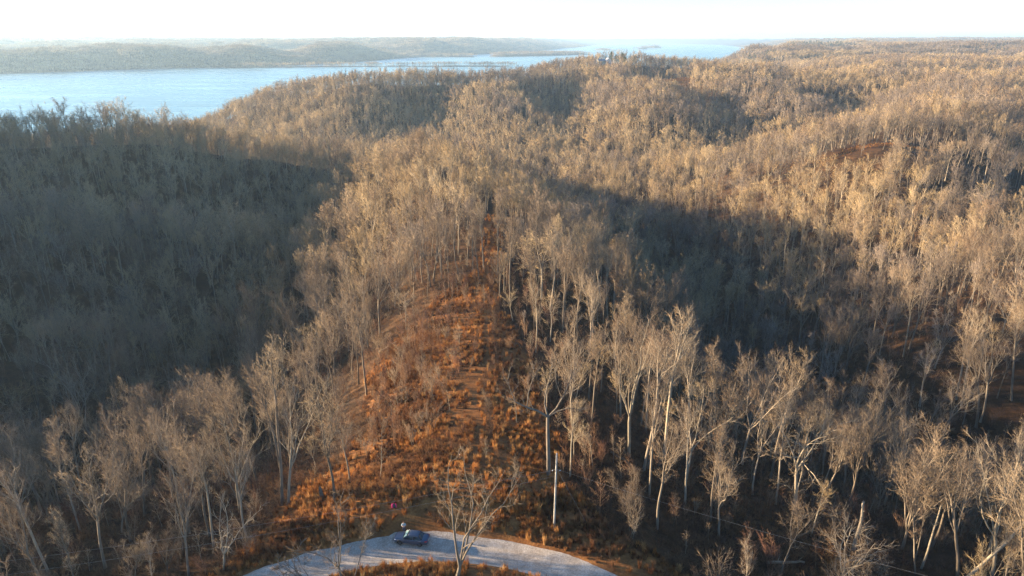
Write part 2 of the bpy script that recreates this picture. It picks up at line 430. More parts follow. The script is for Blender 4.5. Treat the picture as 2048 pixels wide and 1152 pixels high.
def build_lake():
    # one sheet at lake level, larger than the lake; the ground rises through it along the shore
    a = np.linspace(0, 2 * math.pi, 97)[:-1]
    mb = MB(); rings = [200, 2000, 8000, 31000]
    V = [(r * math.cos(t), r * math.sin(t) , WATER) for r in rings for t in a]; n = 96
    F = [(i * n + j, i * n + (j + 1) % n, (i + 1) * n + (j + 1) % n, (i + 1) * n + j) for i in range(3) for j in range(n)]
    mb.add(V, [f[::-1] for f in F][:0] + F, 0, False)
    mt, nt, b = new_mat('lake_water')
    geo = nt.nodes.new('ShaderNodeNewGeometry').outputs['Position']
    mp = nt.nodes.new('ShaderNodeMapping'); mp.inputs['Scale'].default_value = (0.35, 1, 1); nt.links.new(geo, mp.inputs[0])
    w = noise(nt, 0.012, 4, mp.outputs[0], 0.6)
    nt.links.new(ramp(nt, w, [(0.38, (0.085, 0.18, 0.21)), (0.62, (0.12, 0.225, 0.25))]), b.inputs['Base Color'])
    nt.links.new(ramp(nt, w, [(0.35, (0.2, 0.2, 0.2)), (0.65, (0.34, 0.34, 0.34))]), b.inputs['Roughness'])
    b.inputs['IOR'].default_value = 1.33
    rip = noise(nt, 0.22, 4, mp.outputs[0], 0.6)
    bump(nt, b, rip, 0.16, 1.0)
    o = mb.build('lake', mt); tag(o, kind='structure')
build_ground(); build_road(); build_lake()
# ------------------------------------------------------------------ bare trees
def unit(v): return v / (np.linalg.norm(v) + 1e-9)
def perp(d, ang, rng, az=None):
    """direction d tilted by ang about a random azimuth"""
    ref = np.array([0, 0, 1.0]) if abs(d[2]) < 0.95 else np.array([1.0, 0, 0])
    u = unit(np.cross(d, ref)); w = np.cross(d, u)
    a = rng.uniform(0, 2 * math.pi) if az is None else az
    return unit(d * math.cos(ang) + (u * math.cos(a) + w * math.sin(a)) * math.sin(ang))
def limb(p, d, L, n, rng, wob, up):
    pts = [np.array(p, float)]; d = unit(np.array(d, float))
    for i in range(n):
        d = unit(d + rng.normal(0, wob, 3) + np.array([0, 0, up]))
        pts.append(pts[-1] + d * L / n)
    return np.array(pts)
def along(pts, t):
    f = t * (len(pts) - 1); i = min(int(f), len(pts) - 2); q = f - i
    return pts[i] * (1 - q) + pts[i + 1] * q, unit(pts[i + 1] - pts[i])
# crown shapes: (fork height, leaders, leader spread, crown base, limb angle, limb length, limbs per leader, upward pull, trunk radius)
KINDS = {
    'forest':  dict(fork=0.46, lead=3, spread=0.34, base=0.42, ang=0.58, ll=0.26, n1=8, up=0.11, r=0.0085, wob=0.11),
    'tall':    dict(fork=0.58, lead=2, spread=0.24, base=0.46, ang=0.55, ll=0.20, n1=9, up=0.12, r=0.0075, wob=0.07),
    'vee':     dict(fork=0.32, lead=4, spread=0.40, base=0.34, ang=0.50, ll=0.26, n1=8, up=0.12, r=0.0088, wob=0.11),
    'spread':  dict(fork=0.42, lead=3, spread=0.52, base=0.22, ang=1.05, ll=0.36, n1=9, up=0.05, r=0.012, wob=0.14),
    'open':    dict(fork=0.22, lead=4, spread=0.52, base=0.24, ang=0.75, ll=0.28, n1=8, up=0.08, r=0.0125, wob=0.17),
    'pole':    dict(fork=0.50, lead=2, spread=0.11, base=0.34, ang=0.62, ll=0.14, n1=12, up=0.12, r=0.0064, wob=0.08),
    'bushy':   dict(fork=0.16, lead=5, spread=0.36, base=0.16, ang=0.52, ll=0.26, n1=9, up=0.13, r=0.0085, wob=0.10),
}
def gen_tree(rng, H, kind, lod, lean=(0.0, 0.0), dens=1.0):
    """branches as (points, radii, level); lod 0 near, 1 middle distance, 2 far"""
    K = KINDS[kind]; out = []
    r0 = K['r'] * H * rng.uniform(0.9, 1.15) + 0.035
    thick = (1.0, 1.25, 1.7)[lod]
    fz = K['fork'] * H * rng.uniform(0.9, 1.1)
    tn = (7, 4, 2)[lod]
    d0 = unit(np.array([lean[0], lean[1], 1.0]))
    trunk = limb((0, 0, -0.5), d0, fz + 0.5, tn, rng, K['wob'] * 0.35, 0.02 if abs(lean[0]) + abs(lean[1]) < 0.15 else 0.0)
    tr = np.linspace(r0 * 1.0, r0 * 0.72, len(trunk)); tr[0] *= 1.35
    out.append((trunk, tr * (1 if lod < 2 else 1.25), 0))
    top, dt = along(trunk, 1.0)
    leaders = []
    nl = K['lead']; a0 = rng.uniform(0, 6.28)
    for k in range(nl):
        sp = K['spread'] * rng.uniform(0.55, 1.25) * (0.35 if k == 0 and nl > 1 else 1)
        d = perp(dt, sp, rng, a0 + k * 2 * math.pi / nl + rng.uniform(-0.4, 0.4))
        L = (H - fz) * rng.uniform(0.85, 1.0) * (1.05 if k == 0 else 0.92)
        ln = limb(top - dt * 0.05, d, L, (7, 4, 3)[lod], rng, K['wob'], K['up'] * 0.5)
        rr = np.linspace(r0 * 0.72 * (0.8 if k == 0 else 0.66), 0.018, len(ln)) * (1, 1, 1.3)[lod]
        out.append((ln, rr, 0)); leaders.append((ln, L, rr, 0.12, K['n1']))
    if K['base'] < K['fork']:
        leaders.append((trunk, H - K['base'] * H, tr, K['base'] / K['fork'], max(2, int(K['n1'] * 0.6))))
    for ln, L, rr, t0, n1 in leaders:
        n1 = max(2, int(n1 * (1, 0.85, 0.7)[lod] * dens + 0.5))
        az = rng.uniform(0, 6.28)
        for i in range(n1):
            t = t0 + (1 - t0) * ((i + rng.uniform(0.2, 0.8)) / n1) * 0.97
            p, d = along(ln, t); az += 2.4 + rng.uniform(-0.5, 0.5)
            d1 = perp(d, K['ang'] * rng.uniform(0.7, 1.25), rng, az)
            l1 = K['ll'] * H * rng.uniform(0.65, 1.2) * (1.05 - 0.62 * t)
            b1 = limb(p, d1, l1, (4, 3, 2)[lod], rng, K['wob'] * 1.25, K['up'])
            rb = max(0.02, min(0.6 * np.interp(t, np.linspace(0, 1, len(rr)), rr), 0.011 * l1 + 0.02))
            out.append((b1, np.linspace(rb, 0.012 * thick, len(b1)) * (1, 1.1, 1.4)[lod], 1))
            n2 = max(2, int((8, 6, 5)[lod] * dens * rng.uniform(0.8, 1.2) + 0.5))
            for j in range(n2):
                t2 = 0.2 + 0.8 * (j + rng.uniform(0, 1)) / n2
                p2, dd = along(b1, min(t2, 1.0))
                d2 = perp(dd, rng.uniform(0.4, 0.95), rng)
                d2 = unit(d2 + np.array([0, 0, K['up'] * 1.8]))
                l2 = l1 * rng.uniform(0.32, 0.6) * (1.15 - 0.5 * t2) + 0.25
                b2 = limb(p2, d2, l2, (3, 2, 1)[lod], rng, 0.16, K['up'] * 0.8)
                e = 0.0
                out.append((b2, np.append(np.linspace(0.024 * thick, 0.012 * thick, len(b2) - 1) * (1, 1.3, 1.6)[lod], e), 2))
                n3 = (4, 5, 3)[lod]
                for q in range(n3):
                    t3 = 0.15 + 0.85 * (q + rng.uniform(0, 1)) / n3
                    p3, d3 = along(b2, min(t3, 1.0))
                    d3 = unit(perp(d3, rng.uniform(0.35, 0.9), rng) + np.array([0, 0, K['up']]))
                    l3 = l2 * rng.uniform(0.35, 0.65) + 0.15
                    b3 = limb(p3, d3, l3, 1, rng, 0.1, 0)
                    out.append((b3, np.array([0.012 * thick * (1, 1.8, 3.2)[lod], 0.0]), 3))
                    if lod == 0:
                        for w in range(1):
                            p4, d4 = along(b3, rng.uniform(0.25, 0.95))
                            d4 = unit(perp(d4, rng.uniform(0.4, 0.9), rng) + np.array([0, 0, 0.1]))
                            out.append((np.array([p4, p4 + d4 * (l3 * rng.uniform(0.4, 0.7))]), np.array([0.0095, 0.0]), 4))
    return out
def split_mesh(br, upto=1, sides=(7, 4, 3, 3, 3), leaf=None, rng=None):
    a, b = MB(), MB()
    for pts, rad, lv in br:
        (a if lv <= upto else b).tube(pts, rad, sides[lv], 0)
        if leaf and lv >= 3 and rng.random() < leaf:
            p = pts[-1]; s = 0.16
            u = unit(rng.normal(0, 1, 3)) * s; w = unit(rng.normal(0, 1, 3)) * s * 0.6
            b.add([p, p + u * 0.5 + w, p + u * 1.1, p + u * 0.5 - w], [(0, 1, 2), (0, 2, 3)], 1)
    return a, b
def joined(br, mats, sides, upto=1):
    m = MB()
    for pts, rad, lv in br: m.tube(pts, rad, sides[lv], 0 if lv <= upto else 1)
    return m

# ---- models of the near trees: trunk mesh + crown mesh
HI = []
for kind, n in (('forest', 4), ('tall', 3), ('vee', 3), ('pole', 3), ('bushy', 2), ('spread', 1)):
    for q in range(n):
        rng = np.random.default_rng(100 + len(HI))
        Hm = {'forest': 20, 'tall': 22, 'vee': 19, 'pole': 19, 'bushy': 13, 'spread': 17}[kind]
        a, b = split_mesh(gen_tree(rng, Hm, kind, 0), 2)
        bk = M['pale_bark'] if kind in ('tall',) and q == 0 else M['bark']
        HI.append((kind, Hm, a.mesh('trunk', [bk]), b.mesh('crown', [M['twig']])))
def place_tree(i, x, y, h, rz, label, group=None, z=None, tilt=(0, 0), name='bare_tree'):
    kind, Hm, tm, cm = HI[i]
    t = empty(name, (x, y, H1(x, y) if z is None else z), rz, label, 'tree', group)
    t.rotation_euler = (tilt[1], tilt[0], rz)
    s = h / Hm; t.scale = (s, s, s)
    for nm, me in (('trunk', tm), ('crown', cm)):
        o = bpy.data.objects.new(nm, me); C.objects.link(o); o.parent = t
    return t
# ---- models for the wood farther off: one mesh each, used by the instancer
def model_collection(name, meshes):
    col = bpy.data.collections.new(name)
    for k, me in enumerate(meshes):
        o = bpy.data.objects.new('%s_%03d' % (name, k), me); col.objects.link(o)
    return col
mids, lows, groves = [], [], []
TW = [('bark', 'twig'), ('pale_bark', 'gold_twig'), ('bark', 'grey_twig')]      # brown, golden and grey woods
NM, NL = 11, 8
mk, lk = ['forest', 'forest', 'forest', 'tall', 'tall', 'vee', 'vee', 'pole', 'bushy', 'forest', 'spread'], ['forest', 'forest', 'tall', 'vee', 'vee', 'pole', 'forest', 'bushy']
mb_mid = [joined(gen_tree(np.random.default_rng(300 + k), 20, kind, 1), None, (5, 3, 3, 3, 3), 1 + k % 2) for k, kind in enumerate(mk)]
mb_low = [joined(gen_tree(np.random.default_rng(400 + k), 20, kind, 2), None, (4, 3, 3, 3, 3), 1) for k, kind in enumerate(lk)]
for bk, tw in TW: mids += [m.mesh('bare_tree_middle', [M[bk], M[tw]]) for m in mb_mid]
for bk, tw in TW: lows += [m.mesh('bare_tree_far', [M[bk], M[tw]]) for m in mb_low]
NG = 4
for k in range(NG):
    rng = np.random.default_rng(500 + k); mb = MB()
    for i in range(4):
        for j in range(4):
            ox, oy = (i - 1.5) * 8 + rng.uniform(-3, 3), (j - 1.5) * 8 + rng.uniform(-3, 3)
            for pts, rad, lv in gen_tree(rng, rng.uniform(14, 22), ['forest', 'vee', 'tall'][int(rng.integers(3))], 2, dens=0.75):
                if lv >= 3 and rng.random() < 0.35: continue
                mb.tube(pts + np.array([ox, oy, 0]), rad * 1.6, 3, 0 if lv <= 1 else 1)
    groves.append(mb)
groves = [m.mesh('grove', [M[bk], M[tw]]) for bk, tw in TW for m in groves]
def wood_tone(x, y, rng, size=90.0):
    """0 brown, 1 golden, 2 grey: kinds of wood grow in patches"""
    t = fbm(x / size, y / size, 141, 3) + rng.normal(0, 0.16, len(x))
    return np.where(t > 0.58, 1, np.where(t < 0.42, 2, 0))

def scatter(name, pts, rots, scl, idx, col, label=None):
    """ONE object: points that a geometry-nodes tree turns into instances of the models in a collection"""
    me = bpy.data.meshes.new(name); n = len(pts)
    me.vertices.add(n); me.vertices.foreach_set('co', np.asarray(pts, np.float32).ravel())
    a = me.attributes.new('turn', 'FLOAT_VECTOR', 'POINT'); a.data.foreach_set('vector', np.asarray(rots, np.float32).ravel())
    a = me.attributes.new('size', 'FLOAT_VECTOR', 'POINT'); a.data.foreach_set('vector', np.asarray(scl, np.float32).ravel())
    a = me.attributes.new('pick', 'INT', 'POINT'); a.data.foreach_set('value', np.asarray(idx, np.int32))
    o = bpy.data.objects.new(name, me); C.objects.link(o); tag(o, label, kind='stuff')
    g = bpy.data.node_groups.new(name, 'GeometryNodeTree')
    g.interface.new_socket('Geometry', in_out='INPUT', socket_type='NodeSocketGeometry')
    g.interface.new_socket('Geometry', in_out='OUTPUT', socket_type='NodeSocketGeometry')
    N = g.nodes; gi = N.new('NodeGroupInput'); go = N.new('NodeGroupOutput')
    ip = N.new('GeometryNodeInstanceOnPoints'); ci = N.new('GeometryNodeCollectionInfo')
    ci.inputs['Collection'].default_value = col; ci.inputs['Separate Children'].default_value = True; ci.inputs['Reset Children'].default_value = True
    ip.inputs['Pick Instance'].default_value = True
    def na(nm, ty):
        q = N.new('GeometryNodeInputNamedAttribute'); q.data_type = ty; q.inputs['Name'].default_value = nm
        return [s for s in q.outputs if s.name == 'Attribute' and s.enabled][0]
    L = g.links
    L.new(gi.outputs[0], ip.inputs['Points']); L.new(ci.outputs[0], ip.inputs['Instance'])
    L.new(na('pick', 'INT'), ip.inputs['Instance Index']); L.new(na('turn', 'FLOAT_VECTOR'), ip.inputs['Rotation']); L.new(na('size', 'FLOAT_VECTOR'), ip.inputs['Scale'])
    L.new(ip.outputs[0], go.inputs[0])
    md = o.modifiers.new('instances', 'NODES'); md.node_group = g
    return o
HAND = [
    (-6.8, 63.0, 18.0, 0.08, 'open', 'big bare tree standing before the gravel road to the right of the parked sedan'),
    (-20.8, 66.4, 12.2, -0.04, 'open', 'small bare tree leaning over the road bend left of the sedan'),
    (-19.6, 67.0, 10.0, 0.32, 'pole', 'slender bare tree tilted right at the inner edge of the road left of the sedan'),
    (-23.1, 66.4, 5.7, -0.85, 'crook', 'low crooked dark limbed tree reaching over the lower left end of the road'),
    (-38.0, 71.8, 11.2, 0.12, 'open', 'crooked pale limbed tree at the outer edge of the lower left road end'),
    (-46.1, 72.5, 9.1, 0.22, 'bushy', 'many stemmed sunlit bush tree second from the lower left end of the road'),
    (-50.8, 73.1, 6.9, 0.16, 'bushy', "small twiggy tree on the wires' left side, third from the lower left road end"),
    (-58.6, 83.7, 14.8, 0.18, 'bushy', 'dense warm lit bushy crown alone in the dark brush far left of the road'),
    (-95.3, 127.3, 25.7, 0.02, 'vee', 'leaning grey trunk with Y fork left of the dense bushy crown'),
    (-95.1, 118.6, 20.4, -0.0, 'pole', 'thin grey leaning trunk just left of the leaning Y forked tree'),
    (-105.7, 119.8, 19.5, 0.19, 'spread', 'pale tree with level spreading limbs at the left edge of the picture above the wires'),
    (-54.9, 96.1, 16.4, -0.08, 'vee', 'pale Y shaped tree leaning left midway between the bushy crown and twin trunks'),
    (-41.4, 85.9, 18.5, 0.02, 'vee', 'pale crooked forked trunk leaning left, next left of the tall twin trunks'),
    (-34.8, 85.9, 30.4, 0.05, 'tall', 'tallest pale tree of the twin trunks left of the clearing'),
    (-33.8, 85.5, 21.8, 0.1, 'vee', 'right hand trunk of the twin pale trees left of the clearing'),
    (-26.0, 82.6, 20.6, 0.08, 'forest', 'dark trunked tree at the left border of the clearing beside the grey stump'),
    (-25.0, 88.7, 12.0, -0.04, 'forest', 'dark leaning tree behind the dark trunked tree by the grey stump'),
    (-20.2, 88.3, 8.1, 0.07, 'sapling', 'slim sunlit young tree alone in the orange grass at the lower left of the clearing'),
    (-15.4, 106.5, 4.9, 0.01, 'sapling', 'small grey branching sapling in the middle of the dark brush of the clearing'),
    (0.8, 105.9, 6.6, -0.04, 'sapling', 'small sunlit sapling left of the big bent limbed tree'),
    (5.7, 90.4, 20.4, -0.04, 'bent', 'big tree with a bent limb reaching left, behind the utility pole'),
    (13.3, 95.0, 7.3, -0.14, 'pole', 'short leaning stem right of the utility pole top'),
    (14.7, 96.7, 4.3, -0.04, 'bush', 'small cone shaped russet bush right of the short leaning stem'),
    (17.2, 98.5, 5.5, -0.07, 'pole', "thin short pale stem at the dark gully's near edge"),
    (20.6, 102.7, 26.2, -0.07, 'vee', 'white curved trunk with narrow fork right of the bent limbed tree'),
    (22.5, 99.0, 26.6, 0.04, 'tall', 'left of two close straight pale trunks leaning right in the gully wood'),
    (23.6, 100.7, 20.3, 0.08, 'tall', 'right of two close straight pale trunks leaning right in the gully wood'),
    (30.3, 100.2, 20.3, 0.14, 'vee', 'tree with fan crown swept right, right of the two close pale trunks'),
    (36.3, 101.9, 12.0, 0.01, 'leafy', 'small tree still holding orange leaves in the gully wood'),
    (45.3, 114.4, 25.9, -0.01, 'vee', 'tall fan crowned tree leaning right behind the orange leaved tree'),
    (52.5, 123.9, 15.6, 0.1, 'forest', 'sunlit tree between the tall fan crown and the long diagonal trunk'),
    (49.5, 110.3, 27.3, 0.12, 'tall', 'long straight pale trunk slanting right behind the wide spreading tree'),
    (48.2, 96.4, 21.4, -0.04, 'spread', 'wide spreading white limbed tree by the dark gully, largest crown on the right'),
    (62.2, 112.2, 8.6, -0.0, 'forest', 'small bare tree at the right flank of the wide spreading tree'),
    (96.9, 143.8, 20.7, -0.06, 'vee', 'pale fan crowned tree beyond the dark gully at right'),
    (92.4, 139.6, 9.9, -0.44, 'open', 'short pale tree with crown reaching left below the pale fan crowned tree'),
    (98.2, 154.4, 20.8, -0.26, 'forest', 'slim crowned tree just above the pale fan crowned tree'),
    (67.9, 82.5, 24.9, -0.19, 'vee', 'large twin leader tree near the lower right corner'),
    (73.9, 83.6, 25.5, -0.11, 'vee', 'pale forked tree at the right edge rising behind the fallen leaning trunk'),
    (53.5, 86.4, 9.2, 0.06, 'snag', 'broken white snag without branches in the lower right brush'),
    (61.1, 82.3, 17.3, -0.18, 'pole', 'crooked slender stem with few twigs left of the large twin leader tree'),
    (62.9, 83.8, 11.7, 0.08, 'snagthin', 'bare leaning dead stem left of the large twin leader tree'),
    (50.1, 79.7, 6.5, -0.13, 'open', 'small pale branching tree below the broken white snag'),
    (55.1, 80.5, 4.3, -0.26, 'open', 'smallest pale branching tree at the bottom right of the broken snag'),
    (47.1, 80.9, 4.4, -0.09, 'flame', 'flame orange upright bush at the bottom near the fallen log'),
    (45.1, 81.0, 4.7, -0.09, 'redsap', 'reddish brown young tree above the flame orange bush'),
    (38.3, 80.3, 5.4, -0.1, 'redsap', 'reddish young tree above the left end of the fallen log'),
    (24.8, 84.1, 5.8, -0.08, 'redsap', 'red brown young tree on the brushy slope right of the pole'),
    (18.9, 93.5, 6.0, -0.06, 'redsap', 'orange brown upright sapling below the white curved trunk'),
    (-15.6, 189.9, 18.5, -0.07, 'tall', 'pale trunk standing foremost in the row at the upper end of the clearing'),
    (-8.4, 194.2, 21.7, -0.05, 'tall', 'white trunk at the left side of the trail mouth above the clearing'),
    (-9.6, 187.5, 19.5, -0.08, 'pole', 'slim trunk beside the white trunk at the trail mouth'),
    (-22.3, 201.5, 17.1, 0.01, 'forest', 'dark pair-like trunk third from the trail in the row above the clearing'),
    (-27.5, 197.3, 19.3, 0.01, 'forest', 'trunk fourth from the trail in the row above the clearing'),
    (-29.9, 201.7, 17.8, -0.08, 'pole', 'thin trunk fifth from the trail in the row above the clearing'),
    (-4.3, 215.6, 18.8, -0.03, 'tall', 'lone pale trunk on the right side of the narrow trail'),
    (-34.8, 196.4, 17.0, -0.01, 'forest', 'trunk leaning left at the shaded left end of the row above the clearing'),
    (-58.8, 227.5, 19.6, -0.08, 'forest', 'trunk farthest left of the row above the clearing'),
    (-0.5, 167.6, 23.8, 0.05, 'tall', 'tall slim tree at the upper right border of the clearing'),
    (116.9, 158.7, 28.6, -0.08, 'tall', 'straight golden trunk, lowest left of the bright stand on the slope at the right edge'),
    (116.8, 156.2, 26.6, -0.04, 'tall', 'second golden trunk of the bright stand at the right edge'),
    (116.4, 148.8, 29.4, -0.09, 'forest', 'golden tree standing lowest of the bright stand at the right edge'),
    (128.1, 154.6, 29.3, -0.21, 'tall', 'golden trunk nearest the right edge in the bright stand'),
]
N_HAND = len(HAND)
M['grey_bark'] = bark('grey_bark', [(0.16, 0.135, 0.11)] * 4)
MARKS = ['big tree before the gravel road', 'small tree leaning over the road bend', None, 'low crooked dark tree by the road', 'crooked pale tree by the road end', 'many stemmed sunlit bush tree', None, 'dense bushy crown',
         'leaning Y forked trunk', None, 'pale level limbed tree', 'pale Y shaped tree', 'pale crooked forked trunk', 'tall twin trunks', None, 'dark trunked tree by the stump', None, None, None, None, 'bent limbed tree',
         None, 'cone shaped russet bush', None, 'white curved trunk', 'two close straight trunks', None, 'fan crown swept right', 'orange leaved tree', 'tall leaning fan crown', None, 'long diagonal trunk', 'wide white limbed tree', None,
         'pale fan crowned tree', None, None, 'large twin leader tree', 'pale forked tree at the edge', 'broken white snag', None, None, None, None, 'flame orange bush', None, None, None, None,
         'foremost row trunk', 'white trunk at the trail mouth', None, 'dark row trunk', None, None, 'lone trunk right of the trail', 'shaded row end trunk', 'farthest left row trunk', 'tall slim border tree', 'lowest golden trunk', None, None, 'rightmost golden trunk']
HAND_SPOTS = [(x, y, 3.0 if k in ('open', 'spread', 'vee', 'bent', 'bushy') else 2.0) for x, y, h, l, k, lab in HAND]
# keep the sight lines to the marked trees open a little
HAND_SPOTS += [(x * 0.96, y * 0.96, 2.6) for x, y, h, l, k, lab in HAND if k in ('spread', 'vee', 'bent', 'tall') and y < 150]
def bush_branches(rng, h, stems=7, twigs=6, fan=0.45, sub=3, r=0.02):
    out = []
    for i in range(stems):
        az = rng.uniform(0, 6.283); d = np.array([math.cos(az) * fan * rng.uniform(0.2, 1), math.sin(az) * fan * rng.uniform(0.2, 1), 1.0])
        p0 = np.array([rng.uniform(-0.25, 0.25), rng.uniform(-0.25, 0.25), -0.2])
        ln = limb(p0, d, h * rng.uniform(0.65, 1.05), 3, rng, 0.10, 0.08)
        out.append((ln, np.append(np.linspace(r, r * 0.5, 3), 0.0), 1))
        for j in range(twigs):
            p, dd = along(ln, rng.uniform(0.25, 0.98)); d2 = unit(perp(dd, rng.uniform(0.4, 0.8), rng) + np.array([0, 0, 0.25]))
            l2 = h * rng.uniform(0.16, 0.34)
            out.append((np.array([p, p + d2 * l2]), np.array([r * 0.55, 0.0]), 3))
            for q in range(sub):
                p3 = p + d2 * l2 * rng.uniform(0.3, 0.95); d3 = unit(perp(d2, rng.uniform(0.4, 0.8), rng) + np.array([0, 0, 0.2]))
                out.append((np.array([p3, p3 + d3 * l2 * rng.uniform(0.3, 0.6)]), np.array([r * 0.42, 0.0]), 4))
    return out
def young_branches(rng, h, r=0.045):
    """single stemmed young tree"""
    out = []; ln = limb((0, 0, -0.3), (rng.normal(0, .05), rng.normal(0, .05), 1), h + 0.3, 6, rng, 0.05, 0.05)
    out.append((ln, np.linspace(r, 0.008, 7), 0))
    for i in range(22):
        t = 0.22 + 0.76 * (i + rng.uniform(0, 1)) / 22
        p, d = along(ln, t); d1 = perp(d, rng.uniform(0.6, 1.0), rng, i * 2.4); l1 = h * (0.34 * (1.1 - t) + 0.05) * rng.uniform(0.7, 1.2)
        b = limb(p, d1, l1, 2, rng, 0.1, 0.12); out.append((b, np.array([0.018, 0.011, 0.0]), 2))
        for j in range(5):
            p2, d2 = along(b, rng.uniform(0.2, 1)); d2 = unit(perp(d2, rng.uniform(0.4, 0.8), rng) + np.array([0, 0, 0.2]))
            e = p2 + d2 * l1 * rng.uniform(0.25, 0.5); out.append((np.array([p2, e]), np.array([0.0105, 0.0]), 3))
            for w in range(2):
                d3 = unit(perp(d2, rng.uniform(0.4, 0.8), rng)); q = p2 * .4 + e * .6
                out.append((np.array([q, q + d3 * l1 * 0.18]), np.array([0.009, 0.0]), 4))
    return out
def plant_own(br, x, y, rz, label, mats, cat='tree', name='bare_tree', leaf=None, rng=None, upto=2, tilt=0.0):
    a, b = split_mesh(br, upto, leaf=leaf, rng=rng)
    t = empty(name, (x, y, H1(x, y)), 0, label, cat)
    t.rotation_euler = (Matrix.Rotation(tilt, 3, 'Y') @ Matrix.Rotation(rz, 3, 'Z')).to_euler()
    for nm, q, mm in (('trunk', a, [mats[0]]), ('crown', b, [mats[1], M['dead_leaf']])):
        if q.n: q.build(nm, mm, t)
    return t
hk = [k[0] for k in HI]
for i, (x, y, h, lean, kind, label) in enumerate(HAND):
    rng = np.random.default_rng(900 + i); h = min(h, 26.0); tl = math.atan(lean)
    pale = M['pale_bark'] if ('pale' in label or 'white' in label or 'golden' in label) else M['dark_bark'] if 'dark' in label else M['bark']
    tw = M['twig']
    if kind in ('vee', 'spread', 'open'):
        turned = {0: (906, 2.1), 1: (900, 0.7)}.get(i)                # turned so that their limbs leave the sedan clear, as they do
        if turned: rng = np.random.default_rng(turned[0])
        br = gen_tree(rng, h, kind, 0, dens=0.8 if kind != 'open' else 0.7)
        plant_own(br, x, y, turned[1] if turned else rng.uniform(0, 6), label, (pale, tw), tilt=tl)
    elif kind == 'leafy':
        plant_own(gen_tree(rng, h, 'pole', 0, dens=0.7), x, y, 0, label, (M['bark'], tw), leaf=0.16, rng=rng, tilt=tl)
    elif kind == 'crook':
        plant_own(gen_tree(rng, 7.5, 'open', 1, lean=(-0.5, 0.1), dens=0.7), x, y, 0, label, (M['dark_bark'], M['dark_bark']), tilt=-0.5)
    elif kind == 'bent':
        # trunk, a heavy limb bent level to the left, two steep leaders and their branches
        br = []; fz = 10.2
        tk = limb((0, 0, -0.5), (0.0, 0, 1), fz + 0.5, 7, rng, 0.02, 0.02); br.append((tk, np.linspace(0.36, 0.25, 8), 0)); top = tk[-1]
        paths = [np.array([top, top + (-1.6, -0.4, 1.3), top + (-3.2, -0.6, 2.0), top + (-4.9, -0.8, 3.0), top + (-5.7, -0.9, 5.2), top + (-6.2, -0.6, 7.4)]),
                 np.array([top, top + (-0.5, 0.3, 2.2), top + (-0.2, 0.5, 4.6), top + (0.3, 0.4, 7.0), top + (0.8, 0.6, 9.6)]),
                 np.array([top, top + (1.2, -0.3, 1.6), top + (2.3, -0.4, 3.9), top + (3.2, -0.2, 6.2), top + (4.2, 0.1, 8.6)]),
                 np.array([top, top + (1.6, 0.6, 0.7), top + (3.4, 1.0, 1.0), top + (5.0, 1.2, 0.4), top + (6.0, 1.2, 0.9)]),
                 np.array([top + (-3.2, -0.6, 2.0), top + (-3.0, -0.4, 4.2), top + (-2.4, 0.0, 6.4), top + (-2.2, 0.2, 8.4)])]
        for pq, r_ in zip(paths, (0.2, 0.16, 0.15, 0.10, 0.09)):
            rr = np.linspace(r_, 0.02, len(pq)); br.append((pq, rr, 0)); L = np.linalg.norm(np.diff(pq, axis=0), axis=1).sum()
            for q in range(11):
                t = 0.25 + 0.74 * (q + rng.uniform(0, 1)) / 11; p, d = along(pq, t)
                l1 = L * rng.uniform(0.2, 0.42) * (1.2 - 0.6 * t); d1 = unit(perp(d, rng.uniform(0.5, 0.9), rng, q * 2.4) + np.array([0, 0, 0.25]))
                b1 = limb(p, d1, l1, 4, rng, 0.13, 0.06); br.append((b1, np.linspace(0.045, 0.012, 5), 1))
                for j in range(8):
                    p2, d2 = along(b1, rng.uniform(0.15, 1)); d2 = unit(perp(d2, rng.uniform(0.4, 0.9), rng) + np.array([0, 0, 0.15])); l2 = l1 * rng.uniform(0.25, 0.5)
                    b2 = limb(p2, d2, l2, 2, rng, 0.15, 0.05); br.append((b2, np.array([0.02, 0.012, 0.0]), 2))
                    for w in range(5):
                        p3, d3 = along(b2, rng.uniform(0.15, 1)); d3 = unit(perp(d3, rng.uniform(0.4, 0.9), rng)); br.append((np.array([p3, p3 + d3 * l2 * rng.uniform(0.3, 0.6)]), np.array([0.011, 0.0]), 3))
        plant_own(br, x, y, 0, label, (M['grey_bark'], tw), tilt=0)
    elif kind == 'sapling':
        plant_own(young_branches(rng, h, 0.07), x, y, 0, label, (M['pale_bark'], M['twig']), name='young_tree', cat='young tree', upto=0, tilt=tl)
    elif kind == 'redsap':
        plant_own(young_branches(rng, h, 0.06), x, y, 0, label, (M['red_twig'], M['red_twig']), name='young_tree', cat='young tree', upto=0, tilt=tl)
    elif kind in ('flame', 'bush'):
        t = plant_own(bush_branches(rng, h, 16, 10, 0.28, 4, 0.03), x, y, 0, label, (M['grass'] if kind == 'flame' else M['red_twig'],) * 2, name='bush', cat='bush', upto=1)
        for ch, nm in zip(t.children, ('stems', 'twigs')): ch.name = nm
    elif kind in ('snag', 'snagthin'):
        mb = MB(); r_ = 0.27 if kind == 'snag' else 0.16
        tk = limb((0, 0, -0.5), (lean, 0, 1), h, 9, rng, 0.045, 0.0); mb.tube(tk, np.linspace(r_ * 1.15, r_ * 0.62, 10), 8)
        for q in range(5):                                   # splintered top
            a = q * 1.26; p = tk[-1] + np.array([math.cos(a), math.sin(a), -0.3]) * r_ * 0.4
            mb.tube(np.array([p, p + np.array([rng.normal(0, 0.06), rng.normal(0, 0.06), rng.uniform(0.35, 0.9)])]), [r_ * 0.3, 0], 4)
